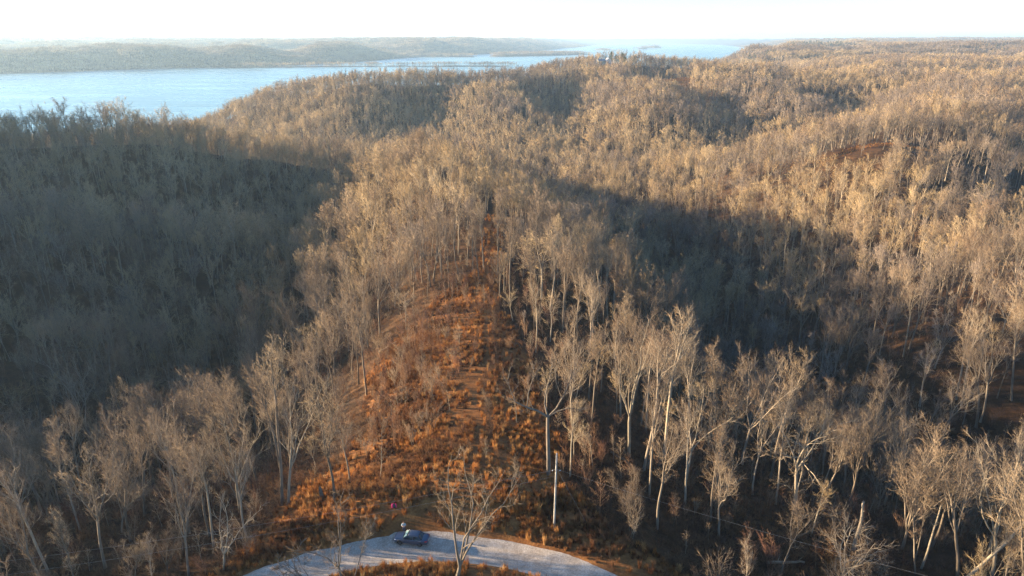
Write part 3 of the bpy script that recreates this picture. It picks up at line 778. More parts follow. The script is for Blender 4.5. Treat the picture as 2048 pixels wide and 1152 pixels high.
        for q in range(3 if kind == 'snag' else 6):
            p, d = along(tk, rng.uniform(0.35, 0.9)); d1 = perp(d, 0.9, rng)
            mb.tube(limb(p, d1, rng.uniform(0.5, 1.4), 3, rng, 0.15, 0.1), [r_ * 0.3, r_ * 0.22, r_ * 0.15, 0.0], 4)
        o = mb.build('dead_tree', M['pale_bark']); o.location = (x, y, H1(x, y)); tag(o, label, 'dead tree')
    else:
        k = {'pole': 'pole', 'tall': 'tall', 'forest': 'forest', 'bushy': 'bushy'}[kind]
        cand = [q for q in range(len(HI)) if hk[q] == k]
        t = place_tree(cand[i % len(cand)], x, y, h, 0, label)
        t.rotation_euler = (Matrix.Rotation(tl, 3, 'Y') @ Matrix.Rotation(rng.uniform(0, 6), 3, 'Z')).to_euler()
# ------------------------------------------------------------------ planting the wood
def jgrid(x0, x1, y0, y1, s, seed):
    rng = np.random.default_rng(seed)
    gx, gy = np.meshgrid(np.arange(x0, x1, s), np.arange(y0, y1, s))
    gx = gx + (np.arange(gx.shape[0]) % 2)[:, None] * s * 0.5
    return gx.ravel() + rng.uniform(-0.46, 0.46, gx.size) * s, gy.ravel() + rng.uniform(-0.46, 0.46, gx.size) * s
def in_view(x, y, z, margin=0.0):
    """inside the wedge that the photograph shows, with a margin"""
    return (y > 20) & (np.abs(x) < (0.76 + margin) * (y + 20))
rng = np.random.default_rng(7)
x, y = jgrid(-1500, 1500, -120, 1750, 7.0, 1)
r = np.hypot(x, y)
keep = (r < 1750) & (in_view(x, y, 0, 0.08) | ((r < 950) & (x < -30) & (y > -60)) | ((r < 200) & (y > -60)))
x, y, r = x[keep], y[keep], r[keep]
# low trees filling in under the crowns of the shaded hollow
x2, y2 = jgrid(-420, -45, 60, 560, 6.4, 12); k2 = in_view(x2, y2, 0, 0.1) & (np.hypot(x2, y2) > 310)
n_first = len(x); x, y = np.concatenate([x, x2[k2]]), np.concatenate([y, y2[k2]]); r = np.hypot(x, y)
low_story = np.arange(len(x)) >= n_first
# a little thinner with distance and on the open slope across the gully
keep = rng.random(len(x)) < np.clip(1.06 - r / 3500, 0.55, 1) * np.where((x > 55) & (r < 520) & (y > 125), np.where((x > 105) & (x < 175) & (y < 205), 0.6, 0.85), 1.0) * np.where((x > -78) & (x < -24) & (y > 92) & (y < 190), 0.55, 1.0) * np.where((np.abs(x - 226) < 46) & (y > 385) & (y < 425), 0.4, 1.0) * np.where((x < -60) & (y > 120) & (y < 310) & ~low_story, 0.78, 1.0); x, y, r, low_story = x[keep], y[keep], r[keep], low_story[keep]
z = height(x, y)
md = meadow(x, y); rc = np.where(y < 31.1, np.abs(x + 11), np.hypot(x + 11, y - 31.1))
clear = (md > 0.35) | (bare_lane(x, y) > 0.1) | road_mask(x, y) | (z < WATER + 0.8) | (np.hypot(x, y) < 12)
front = (rc < 39.8) & (y > -60)                        # inside the loop only the few trees set by hand
clear |= front | ((rc < 50.5) & (y > 40) & (np.abs(x + 11) < 56))
bz = np.hypot((x + 11) / 88, (y - 62) / 46) < 1
clear |= bz & (rng.random(len(x)) < np.where(x < 0, 0.12, 0.3))
clear |= (np.hypot(x - 175, y - 1281) < 17) | (np.hypot(x - 76, y - 1064) < 15) | (np.hypot(x - 668, y - 1030) < 16) | (np.hypot(x - 163, y - 1255) < 20) | ((np.abs(x - 0.1285 * y) < 15) & (y > 1178) & (y < 1265))
for hx, hy, hr in HAND_SPOTS: clear |= np.hypot(x - hx, y - hy) < hr
x, y, z, r, low_story = x[~clear], y[~clear], z[~clear], r[~clear], low_story[~clear]
hgt = np.clip(19.5 + 5 * (vnoise(x / 70, y / 70, 71) - 0.5) + rng.normal(0, 3.0, len(x)), 8, 28)
hgt *= np.where(rng.random(len(x)) < 0.16, 0.62, 1.0)
# young growth at the edge of the clearing, low trees on the far lake spit
edge = np.clip((meadow(x + 6, y) + meadow(x - 6, y)), 0, 1); hgt *= 1 - 0.35 * edge * (rng.random(len(x)) < 0.7)
hgt *= np.where((np.abs(x - 0.2 * y) < 48) & (y > 930) & (y < 1000), 0.5, 1.0) * np.where((np.abs(x - 226) < 46) & (y > 385) & (y < 425), 0.7, 1.0) * np.where((x < -60) & (y > 120) & (y < 310), 1.12, 1.0)
hgt *= np.where((z < WATER + 4), 0.7, 1.0) * np.where(low_story, 0.55, 1.0)
turn = rng.uniform(0, 6.283, len(x)); tl = rng.normal(0, 0.05, (len(x), 2))
# ---- the 300 that show largest: objects of their own
vis = in_view(x, y, z) & (y > 55)
depth = y * math.cos(PITCH) + (CAM_H - z) * math.sin(PITCH)
upv = -(y * math.sin(PITCH)) + (CAM_H - z - 8) * math.cos(PITCH)
inframe = vis & (np.abs(x) / depth < 0.765) & (upv / depth < 0.46)
N_SINGLE = 300 - N_HAND
order = np.argsort(np.where(inframe, depth / hgt * 10, 1e9))[:N_SINGLE]
single = np.zeros(len(x), bool); single[order] = True
WORDS = {'forest': 'round crowned bare tree', 'tall': 'tall straight bare tree', 'vee': 'forked fan shaped bare tree', 'pole': 'slim pole-like bare tree',
         'bushy': 'bushy low branched bare tree', 'spread': 'wide spreading bare tree'}
def zone(px, py):
    if px < -18 and py < 135: return 'on the shaded slope left of the gravel road', 'trees left of the road'
    if px < -18: return 'in the blue shaded hollow left of the clearing', 'trees in the shaded hollow'
    if px < 22 and py > 150: return 'around the top end of the orange clearing', 'trees around the clearing top'
    if px < 40: return 'on the sunlit right edge of the orange clearing', 'trees right of the clearing'
    if px < 85: return 'in the dark gully right of the utility pole', 'trees in the dark gully'
    return 'on the golden slope across the dark gully', 'trees across the gully'
hi_kinds = [k[0] for k in HI]
pick_by = {k: [i for i, q in enumerate(hi_kinds) if q == k] for k in set(hi_kinds)}
marks = [(nm, x_, y_, H1(x_, y_)) for nm, (x_, y_, *_r) in zip(MARKS, HAND) if nm]
marks += [('utility pole', 5.9, 79.0, 0.0)]
def on_picture(px, py, pz):
    d_ = py * math.cos(PITCH) + (CAM_H - pz) * math.sin(PITCH); u_ = py * math.sin(PITCH) - (CAM_H - pz) * math.cos(PITCH)
    return 1024 + 1365 * px / d_, 576 - 1365 * u_ / d_
marks = [(nm, *on_picture(a_, b_, c_)) for nm, a_, b_, c_ in marks]
plan = []
for i in order:
    hh = float(hgt[i])
    k = rng.choice(['forest', 'tall', 'vee', 'pole', 'bushy', 'spread'], p=[0.34, 0.22, 0.18, 0.20, 0.05, 0.01]) if hh > 12.5 else rng.choice(['bushy', 'pole', 'vee'])
    if hh < 12.5: hh = max(hh, 7)
    u_, v_ = on_picture(float(x[i]), float(y[i]), float(z[i]))
    best = min(marks, key=lambda q: math.hypot(q[1] - u_, q[2] - v_)); du, dv = u_ - best[1], v_ - best[2]
    rel = ('right of' if du > 0 else 'left of') if abs(du) > 0.8 * abs(dv) else ('in front of' if dv > 0 else 'behind')
    size = 'low' if hh < 12.5 else 'tall' if hh > 22.5 else 'middle-sized'
    plan.append([i, k, hh, size, rel, best[0], math.hypot(du, dv)])
SHORT = {'forest': 'round crowned bare tree', 'tall': 'straight bare tree', 'vee': 'forked bare tree', 'pole': 'slim bare tree', 'bushy': 'bushy bare tree', 'spread': 'wide spreading bare tree'}
ORD = ['', 'second ', 'third ', 'fourth ', 'fifth ', 'sixth ', 'seventh ', 'eighth ', 'ninth ', 'tenth ', 'eleventh ', 'twelfth ', 'thirteenth ', 'fourteenth ']
seen = {}
for q in sorted(plan, key=lambda q: q[6]):
    i, k, hh, size, rel, mk_, dd = q; key = (k, size, rel, mk_); c_ = seen.get(key, 0); seen[key] = c_ + 1
    label = (ORD[min(c_, 13)] or 'nearest ') + size + ' ' + SHORT[k] + ' ' + rel + ' the ' + mk_
    wz, gz = zone(x[i], y[i])
    place_tree(int(rng.choice(pick_by[k])), float(x[i]), float(y[i]), hh, float(turn[i]), label, WORDS[k] + 's ' + gz.split(' ', 1)[1], float(z[i]), (float(tl[i, 0]), float(tl[i, 1])))
# ---- the rest of the wood
near = (~single) & (r < 620); far = (~single) & (r >= 620)
PT = [np.column_stack([x[near], y[near], z[near]]), np.column_stack([x[far], y[far], z[far]])]
n1, n2 = int(near.sum()), int(far.sum())
# groves in the hill country beyond
gx, gy = [], []
for (a, b, s) in ((1750, 3000, 24), (3000, 4800, 30), (4800, 7500, 44), (7500, 12500, 80)):
    qx, qy = jgrid(-0.86 * b, 0.86 * b, 500, b, s, int(a)); qr = np.hypot(qx, qy)
    k = (qr > a) & (qr <= b) & in_view(qx, qy, 0, 0.03); gx.append(qx[k]); gy.append(qy[k])
gx = np.concatenate(gx); gy = np.concatenate(gy); gz = height(gx, gy); gr = np.hypot(gx, gy)
k = (gz > WATER + 0.6) & (np.hypot(gx - 1180, gy - 1790) > 34) & (np.hypot(gx - 1010, gy - 2040) > 30); gx, gy, gz, gr = gx[k], gy[k], gz[k], gr[k]; n3 = len(gx)
low = np.where(gz < WATER + 5, 0.95, 1.0)
gs = np.column_stack([np.interp(gr, [1750, 7500, 12500], [0.95, 1.7, 3.0])] * 2 + [rng.uniform(0.8, 1.1, n3) * low])
models = model_collection('wood_models', mids + lows + groves)
h1 = (hgt[near] / 20.0)[:, None] * np.column_stack([rng.uniform(0.78, 1.2, n1)] * 2 + [np.ones(n1)])
h2 = (hgt[far] / 20.0)[:, None] * np.column_stack([rng.uniform(0.85, 1.35, n2)] * 2 + [np.ones(n2)])
scatter('forest', np.concatenate(PT + [np.column_stack([gx, gy, gz])]),
        np.concatenate([np.column_stack([tl[near], turn[near]]), np.column_stack([tl[far], turn[far]]), np.column_stack([np.zeros((n3, 2)), rng.uniform(0, 6.28, n3)])]),
        np.concatenate([h1, h2, gs]),
        np.concatenate([rng.integers(0, NM, n1) + NM * np.where((z[near] < -30) & (y[near] > 420) & (rng.random(n1) < 0.6), 1, wood_tone(x[near], y[near], rng)), len(mids) + rng.integers(0, NL, n2) + NL * np.where((z[far] < -26) & (rng.random(n2) < 0.6), 1, wood_tone(x[far], y[far], rng)), len(mids) + len(lows) + rng.integers(0, NG, n3) + NG * wood_tone(gx, gy, rng, 300)]),
        models, 'bare winter wood covering the ridges and far hills')
print('trees', n1, n2, 'groves', n3)
# ------------------------------------------------------------------ grass, brush and young growth (nobody could count them)
def grass_mesh(seed, n, h, spread, bend, mat):
    rng = np.random.default_rng(seed); mb = MB()
    for i in range(n):
        a = rng.uniform(0, 6.283); rr = spread * math.sqrt(rng.uniform(0, 1)); p = np.array([math.cos(a) * rr, math.sin(a) * rr, -0.05])
        L = h * rng.uniform(0.5, 1.1); az = a + rng.normal(0, 0.8); o = np.array([math.cos(az), math.sin(az), 0]) * bend * L * rng.uniform(0.2, 1)
        w = np.array([-math.sin(az), math.cos(az), 0]) * rng.uniform(0.018, 0.035)
        m = p + o * 0.35 + np.array([0, 0, L * 0.62]); t = p + o + np.array([0, 0, L])
        mb.add([p - w, p + w, m + w * 0.8, m - w * 0.8, t], [(0, 1, 2, 3), (3, 2, 4)], 0)
    return mb.mesh('grass_tuft', [M[mat]])
def bush_mesh(seed, h, stems, twigs, fan, sub, r, mats):
    m = MB()
    for pts, rad, lv in bush_branches(np.random.default_rng(seed), h, stems, twigs, fan, sub, r): m.tube(pts, rad, 3, 0 if lv <= 1 else 1)
    return m.mesh('brush', mats)
def young_mesh(seed, h, mats):
    m = MB()
    for pts, rad, lv in young_branches(np.random.default_rng(seed), h, 0.05): m.tube(pts, rad, 3, 0 if lv <= 0 else 1)
    return m.mesh('young_growth', mats)
tufts = [grass_mesh(s_, n_, h_, w_, b_, m_) for m_ in ('grass', 'rust_grass') for s_, n_, h_, w_, b_ in ((1, 40, 0.85, 0.34, 0.5), (2, 50, 1.05, 0.36, 0.35), (3, 36, 0.55, 0.4, 0.7), (4, 46, 1.4, 0.26, 0.22))]
dark = bark('brush', [(0.07, 0.042, 0.028), (0.10, 0.06, 0.038), (0.135, 0.075, 0.042), (0.16, 0.10, 0.06)])
rust = bark('rust_brush', [(0.13, 0.058, 0.03), (0.17, 0.08, 0.036), (0.2, 0.10, 0.045), (0.24, 0.13, 0.06)])
brush = [bush_mesh(11, 1.5, 13, 6, 1.1, 3, 0.014, [dark, dark]), bush_mesh(12, 1.2, 16, 6, 1.5, 3, 0.013, [dark, dark]), bush_mesh(13, 1.8, 12, 7, 0.8, 3, 0.014, [rust, rust]),
         bush_mesh(14, 1.4, 14, 7, 1.0, 3, 0.014, [rust, rust])]
young = [bush_mesh(21, 4.2, 6, 10, 0.35, 5, 0.03, [M['red_twig'], M['red_twig']]), bush_mesh(22, 5.0, 5, 11, 0.28, 5, 0.032, [M['bark'], M['twig']]),
         young_mesh(23, 5.5, [M['bark'], M['twig']]), young_mesh(24, 6.5, [M['red_twig'], M['red_twig']]), young_mesh(25, 5.0, [M['pale_bark'], M['twig']])]
def spread(name, x, y, lo, hi, pick, col, seed, label, tilt=0.12):
    rng = np.random.default_rng(seed); n = len(x)
    s = rng.uniform(lo, hi, n)[:, None] * np.column_stack([rng.uniform(0.85, 1.2, n)] * 2 + [rng.uniform(0.8, 1.2, n)])
    print(name, n)
    return scatter(name, np.column_stack([x, y, height(x, y)]), np.column_stack([rng.normal(0, tilt, (n, 2)), rng.uniform(0, 6.283, n)]), s, pick, col, label)
rng = np.random.default_rng(42)
OBST = [(-13.75, 76.3, 3.2), (-16.7, 79.8, 0.9), (5.8, 77.0, 0.5)]
def free(x, y):
    k = ~road_mask(x, y)
    for ox, oy, orr in OBST: k &= np.hypot(x - ox, y - oy) > orr
    return k
def track(x, y):
    """two worn wheel ruts up the clearing"""
    cx = np.interp(y, [84, 100, 125, 150, 190, 265], [-3.5, -4.6, -4.6, -3.4, -6.2, -8.6]) + 0.8 * np.sin(y / 5.0)
    return np.minimum(np.abs(x - cx), np.abs(x - cx + 2.0)) < 0.5
gx, gy = jgrid(-62, 70, 48, 272, 0.45, 31)
md = meadow(gx, gy); p = fbm(gx / 9, gy / 9, 81, 4); p2 = fbm(gx / 3.2, gy / 3.2, 82, 3)
k = (md > 0.25) & free(gx, gy) & ~track(gx, gy) & (rng.random(len(gx)) < np.clip((p - 0.30) * 5, 0.2, 1) * np.clip((p2 - 0.2) * 3, 0.3, 1) * np.interp(gy, [48, 140, 272], [1, 0.7, 0.5]))
x_, y_ = gx[k], gy[k]
rusty = fbm(x_ / 7.5, y_ / 10, 83, 4) + rng.normal(0, 0.07, len(x_)) + 0.26 * np.clip((-10 - x_) / 9, 0, 1) * (y_ > 97) > 0.60
fx, fy = [], []                                   # the two orange openings farther off
for x0_, x1_, y0_, y1_, st in ((190, 290, 412, 446, 1.5), (160, 272, 985, 1066, 2.4)):
    qx, qy = jgrid(x0_, x1_, y0_, y1_, st, int(x0_)); k_ = (meadow(qx, qy) > 0.3) & (bare_lane(qx, qy) < 0.2); fx.append(qx[k_]); fy.append(qy[k_])
x_, y_ = np.concatenate([x_] + fx), np.concatenate([y_] + fy); rusty = np.concatenate([rusty, np.zeros(len(x_) - len(rusty), bool)])
spread('grass', x_, y_, 0.4, 1.05, rng.integers(0, 4, len(x_)) + 4 * rusty, model_collection('grass_models', tufts), 1, 'orange dry broom grass over the clearing and roadsides')
# tangled brush
gx, gy = jgrid(-110, 110, 48, 215, 1.1, 32)
md = meadow(gx, gy); p = fbm(gx / 11, gy / 11, 84, 4)
slope = np.clip(1 - np.hypot((gx + 11) / 110, (gy - 66) / 60), 0, 1) > 0.02
want = np.where(md > 0.3, np.clip((0.50 - p) * 5.5, 0.05, 0.85), np.where(slope, np.clip((p - 0.2) * 3.2, 0.4, 0.95), 0.22))
rc = np.hypot(gx + 11, np.maximum(gy - 31.1, 0)); want = np.where((rc < 46.6), 0.04, want)
k = free(gx, gy) & ~track(gx, gy) & (rng.random(len(gx)) < want)
ty = np.arange(100, 232, 0.55); tx = np.interp(ty, [84, 100, 125, 150, 190, 265], [-3.5, -4.6, -4.6, -3.4, -6.2, -8.6]) + 0.8 * np.sin(ty / 5.0) + rng.normal(0, 0.35, len(ty))   # dark brush set in to draw the shade of the eroded wheel rut
x_, y_ = np.concatenate([gx[k], tx]), np.concatenate([gy[k], ty]); red = fbm(x_ / 16, y_ / 16, 86, 3) + 0.25 * (meadow(x_, y_) > 0.3) > rng.uniform(0.35, 0.85, len(x_))
red[-len(ty):] = False
spread('brush', x_, y_, 0.6, 1.3, np.where(red, 2, 0) + rng.integers(0, 2, len(x_)), model_collection('brush_models', brush), 2, 'tangled dark and rust brown brush on the roadside slopes and in the clearing', 0.2)
# young growth in the clearing and under the wood
gx, gy = jgrid(-330, 330, 60, 420, 2.5, 33); r_ = np.hypot(gx, gy)
md = meadow(gx, gy); p = fbm(gx / 14, gy / 14, 88, 3)
left = np.clip((-7 - gx) / 9, 0, 1) * (gy > 98)
want = np.where(md > 0.3, np.where((gy > 92) & (gy < 186), 0.09 + 0.9 * left * np.clip((p - 0.25) * 4, 0, 1), 0.015), np.where(r_ < 230, 0.36, 0.2))
slope = np.hypot((gx + 11) / 92, (gy - 66) / 52) < 1
want = np.where(slope & (md < 0.3), 0.34 * np.clip((p - 0.28) * 4, 0.1, 1), want); rc = np.hypot(gx + 11, np.maximum(gy - 31.1, 0)); want = np.where(rc < 48.5, 0.0, want)
k = free(gx, gy) & in_view(gx, gy, 0, 0.05) & (rng.random(len(gx)) < want) & (np.hypot(gx, gy) < 420)
x_, y_ = gx[k], gy[k]; m_ = meadow(x_, y_) > 0.3
pk = np.where(m_, rng.choice([0, 0, 1, 3, 4], len(x_)), rng.integers(0, 5, len(x_)))
spread('young_growth', x_, y_, 0.55, 1.15, pk, model_collection('young_models', young), 3, 'thin bare saplings and brush growing under the wood', 0.06)
# ------------------------------------------------------------------ the parked sedan
M['car_paint'] = plain('car_paint', (0.06, 0.078, 0.115), 0.3, 0.1, 0.05)
M['glass'] = plain('car_glass', (0.012, 0.015, 0.018), 0.06, 0.0, 0.05)
M['rubber'] = plain('rubber', (0.018, 0.018, 0.018), 0.85)
M['rim'] = plain('wheel_rim', (0.12, 0.12, 0.125), 0.4, 0.8)
M['chrome'] = plain('chrome', (0.62, 0.62, 0.62), 0.25, 0.9)
M['lamp_lens'] = plain('lamp_lens', (0.72, 0.72, 0.68), 0.2)
M['tail_lens'] = plain('tail_lens', (0.35, 0.015, 0.015), 0.25)
M['black_trim'] = plain('black_trim', (0.02, 0.02, 0.022), 0.6)
M['teal_panel'] = plain('teal_panel', (0.16, 0.28, 0.29), 0.6)
def loft(mb, rings, mi=0, smooth=True, caps=True):
    n = len(rings[0]); V = [p for r_ in rings for p in r_]
    F = [(i * n + j, i * n + (j + 1) % n, (i + 1) * n + (j + 1) % n, (i + 1) * n + j) for i in range(len(rings) - 1) for j in range(n)]
    if caps: F += [tuple(range(n))[::-1], tuple((len(rings) - 1) * n + j for j in range(n))]
    mb.add(V, F, mi, smooth)
def build_car():
    x0, y0 = -13.7, 75.75
    car = empty('parked_car', (x0, y0, H1(x0, y0) + 0.06), math.radians(171), 'dark grey sedan parked on the outer edge of the gravel bend', 'car')
    # body: stations along the length (x, half width, bottom, belt height, top height)
    st = [(-2.42, 0.70, 0.42, 0.72, 0.80), (-2.36, 0.80, 0.30, 0.86, 0.98), (-2.1, 0.87, 0.24, 0.92, 1.05), (-1.65, 0.90, 0.22, 0.94, 1.05), (-0.8, 0.91, 0.20, 0.93, 1.0), (0.2, 0.91, 0.20, 0.91, 0.98),
          (0.9, 0.90, 0.21, 0.88, 0.98), (1.3, 0.89, 0.22, 0.83, 0.94), (1.9, 0.86, 0.24, 0.74, 0.86), (2.25, 0.78, 0.26, 0.64, 0.76), (2.40, 0.62, 0.34, 0.56, 0.64)]
    rings = []
    for x, w, b, bl, tp in st:
        half = [(0.0, b), (w * 0.82, b), (w * 0.96, b + 0.10), (w, (b + bl) * 0.5), (w * 0.985, bl - 0.06), (w * 0.93, bl), (w * 0.84, bl + (tp - bl) * 0.72), (w * 0.45, tp - 0.005), (0.0, tp)]
        rings.append([(x, y, z) for y, z in half] + [(x, -y, z) for y, z in half[-2:0:-1]])
    mb = MB(); loft(mb, rings); mb.build('body', M['car_paint'], car)
    # cabin: belt outline and roof outline
    bz, rz = 0.965, 1.44
    B = {'f': 1.02, 'r': -1.78, 'w': 0.82}; R = {'f': 0.22, 'r': -1.02, 'w': 0.60}
    mb = MB()
    rr = []
    for x, w, z in ((R['r'] - 0.10, 0.56, rz - 0.05), (R['r'] + 0.15, 0.60, rz), (-0.4, 0.615, rz + 0.03), (R['f'] - 0.1, 0.60, rz), (R['f'] + 0.12, 0.56, rz - 0.05)):
        rr.append([(x, -w, z - 0.03), (x, w, z - 0.03), (x, w * 0.95, z + 0.015), (x, w * 0.5, z + 0.04), (x, -w * 0.5, z + 0.04), (x, -w * 0.95, z + 0.015)])
    loft(mb, rr); mb.build('roof', M['car_paint'], car)
    mb = MB()
    for s in (-1, 1):                                            # pillars
        for a, b_ in (((B['f'], B['w'] * 0.98), (R['f'] + 0.1, 0.57)), ((-0.42, B['w'] + 0.02), (-0.42, 0.61)), ((B['r'] + 0.28, B['w']), (R['r'] - 0.08, 0.57))):
            mb.tube([(a[0], s * a[1], bz - 0.03), (b_[0], s * b_[1], rz)], 0.045, 6)
    mb.build('pillar', M['car_paint'], car)
    def pane(name, q, mat=M['glass']):
        q = np.array(q, float); c = np.cross(q[1] - q[0], q[-1] - q[0]); c = c / np.linalg.norm(c) * 0.012; k = len(q)
        m = MB(); m.add(np.concatenate([q + c, q - c]), [tuple(range(k)), tuple(range(2 * k - 1, k - 1, -1))] + [(i, k + i, k + (i + 1) % k, (i + 1) % k) for i in range(k)])
        return m.build(name, mat, car)
    w = pane('windscreen', [(B['f'] - 0.02, -0.77, bz), (B['f'] + 0.05, 0, bz), (B['f'] - 0.02, 0.77, bz), (R['f'] + 0.08, 0.54, rz - 0.03), (R['f'] + 0.10, 0, rz), (R['f'] + 0.08, -0.54, rz - 0.03)])
    sh = pane('windscreen_panel', [(B['f'] - 0.16, -0.66, bz + 0.08), (B['f'] - 0.16, 0.66, bz + 0.08), (R['f'] + 0.2, 0.50, rz - 0.1), (R['f'] + 0.2, -0.50, rz - 0.1)], M['teal_panel'])  # thin teal panel set just outside the windscreen glass
    sh.location = (0.05, 0, 0.025)
    pane('rear_window', [(B['r'] + 0.06, 0.74, bz + 0.02), (B['r'] + 0.06, -0.74, bz + 0.02), (R['r'] - 0.08, -0.54, rz - 0.03), (R['r'] - 0.08, 0.54, rz - 0.03)])
    for s in (-1, 1):
        q = [(0.92, s * 0.835, bz - 0.02), (-0.38, s * 0.85, bz - 0.02), (-0.38, s * 0.625, rz - 0.05), (0.2, s * 0.61, rz - 0.06)]
        pane('side_window', q if s < 0 else q[::-1])
        q = [(-0.46, s * 0.85, bz - 0.02), (-1.5, s * 0.835, bz), (-1.06, s * 0.60, rz - 0.07), (-0.46, s * 0.625, rz - 0.05)]
        pane('side_window', q if s < 0 else q[::-1])
        m = MB(); m.tube([(0.9, s * 0.862, bz - 0.035), (-1.5, s * 0.872, bz - 0.02), (-1.13, s * 0.62, rz - 0.055), (-0.4, s * 0.65, rz - 0.03), (0.2, s * 0.63, rz - 0.045)], 0.013, 5)
        m.build('window_trim', M['chrome'], car)
        m = MB(); loft(m, [[(0.86, s * 0.9, 0.93), (0.72, s * 0.9, 0.93), (0.72, s * 0.9, 1.04), (0.86, s * 0.9, 1.02)], [(0.84, s * 1.06, 0.95), (0.73, s * 1.06, 0.95), (0.73, s * 1.06, 1.05), (0.84, s * 1.06, 1.03)]]); m.build('mirror', M['car_paint'], car)
        for xa, xb in ((0.86, -0.4), (-0.44, -1.42)):            # doors, a little proud, with handles
            m = MB(); yb = 0.912
            m.add([(xa, s * yb, 0.36), (xb, s * yb, 0.36), (xb, s * (yb + 0.006), 0.58), (xb, s * 0.9, 0.87), (xa, s * 0.895, 0.86), (xa, s * (yb + 0.004), 0.58), (xa, s * 0.86, 0.36), (xb, s * 0.86, 0.36), (xb, s * 0.85, 0.87), (xa, s * 0.85, 0.86)],
                  [(0, 1, 2, 5), (5, 2, 3, 4), (0, 6, 7, 1), (3, 8, 9, 4), (0, 5, 4, 9, 6), (1, 7, 8, 3, 2)])
            d = m.build('door', M['car_paint'], car)
            h = MB(); h.box(xb + 0.08, xb + 0.26, s * 0.93 - 0.012, s * 0.93 + 0.012, 0.76, 0.785); h.build('handle', M['chrome'], d)
        m = MB(); loft(m, [[(2.36, s * 0.42, 0.58), (2.40, s * 0.42, 0.63), (2.24, s * 0.42, 0.70)], [(2.22, s * 0.74, 0.60), (2.22, s * 0.76, 0.67), (1.98, s * 0.72, 0.75)], [(2.06, s * 0.83, 0.62), (2.05, s * 0.84, 0.68), (1.9, s * 0.82, 0.73)]]); m.build('headlight', M['lamp_lens'], car)
        m = MB(); loft(m, [[(-2.42, s * 0.36, 0.78), (-2.42, s * 0.36, 0.90), (-2.30, s * 0.36, 0.95)], [(-2.39, s * 0.76, 0.76), (-2.37, s * 0.78, 0.90), (-2.2, s * 0.76, 0.95)], [(-2.1, s * 0.885, 0.80), (-2.06, s * 0.885, 0.90), (-2.0, s * 0.85, 0.94)]]); m.build('tail_light', M['tail_lens'], car)
    m = MB(); m.box(2.33, 2.42, -0.42, 0.42, 0.40, 0.54); m.build('grille', M['black_trim'], car)
    m = MB(); m.box(-2.445, -2.40, -0.26, 0.26, 0.60, 0.73); m.build('number_plate', M['lamp_lens'], car)
    for x in (1.42, -1.36):
        for s in (-1, 1):
            cy_ = s * 0.80
            m = MB(); a = np.arange(20) * 2 * math.pi / 20
            prof_ = [(0.20, -0.10), (0.31, -0.11), (0.335, -0.08), (0.335, 0.08), (0.31, 0.115), (0.20, 0.11)]
            loft(m, [[(x + r_ * math.cos(t), cy_ + s * d, 0.33 + r_ * math.sin(t)) for t in a] for r_, d in prof_], caps=False)
            wh = m.build('wheel', M['rubber'], car)
            m = MB(); loft(m, [[(x + r_ * math.cos(t), cy_ + s * d, 0.33 + r_ * math.sin(t)) for t in a] for r_, d in ((0.225, 0.07), (0.225, 0.118), (0.20, 0.122), (0.19, 0.09))])
            for q in range(5):
                t = q * 1.2566; c_, s_ = math.cos(t), math.sin(t)
                m.tube([(x + 0.03 * c_, cy_ + s * 0.118, 0.33 + 0.03 * s_), (x + 0.20 * c_, cy_ + s * 0.112, 0.33 + 0.20 * s_)], 0.026, 5)
            m.build('rim', M['rim'], wh)
            m = MB(); ar = np.linspace(-0.35, math.pi + 0.35, 16)                # dark wheel arch round the tyre
            loft(m, [[(x + r_ * math.cos(t), s * 0.905, 0.33 + r_ * math.sin(t)), (x + r_ * math.cos(t), s * 0.80, 0.33 + r_ * math.sin(t)), (x + (r_ + 0.05) * math.cos(t), s * 0.80, 0.33 + (r_ + 0.05) * math.sin(t)), (x + (r_ + 0.05) * math.cos(t), s * 0.914, 0.33 + (r_ + 0.05) * math.sin(t))] for t in ar for r_ in (0.36,)])
            m.build('wheel_arch', M['black_trim'], car)
build_car()
# ------------------------------------------------------------------ the person behind the bonnet
M['skin'] = plain('skin', (0.45, 0.28, 0.2), 0.55, var=0.05)
M['shirt'] = plain('shirt_cloth', (0.30, 0.42, 0.46), 0.85, var=0.06)
M['denim'] = plain('denim', (0.05, 0.07, 0.12), 0.85)
M['hair'] = plain('hair', (0.10, 0.055, 0.03), 0.8)
def skinned(name, verts, edges, radii, mat, parent, root=0):
    me = bpy.data.meshes.new(name); me.from_pydata(verts, edges, []); me.materials.append(mat)
    o = bpy.data.objects.new(name, me); C.objects.link(o); o.parent = parent
    md = o.modifiers.new('skin', 'SKIN'); md.use_smooth_shade = True
    if not me.skin_vertices: me.attributes  # layer is made by the modifier
    sv = me.skin_vertices[0].data
    for i, r_ in enumerate(radii): sv[i].radius = (r_, r_) if not isinstance(r_, tuple) else r_; sv[i].use_root = (i == root)
    s = o.modifiers.new('smooth', 'SUBSURF'); s.levels = 1; s.render_levels = 2
    return o
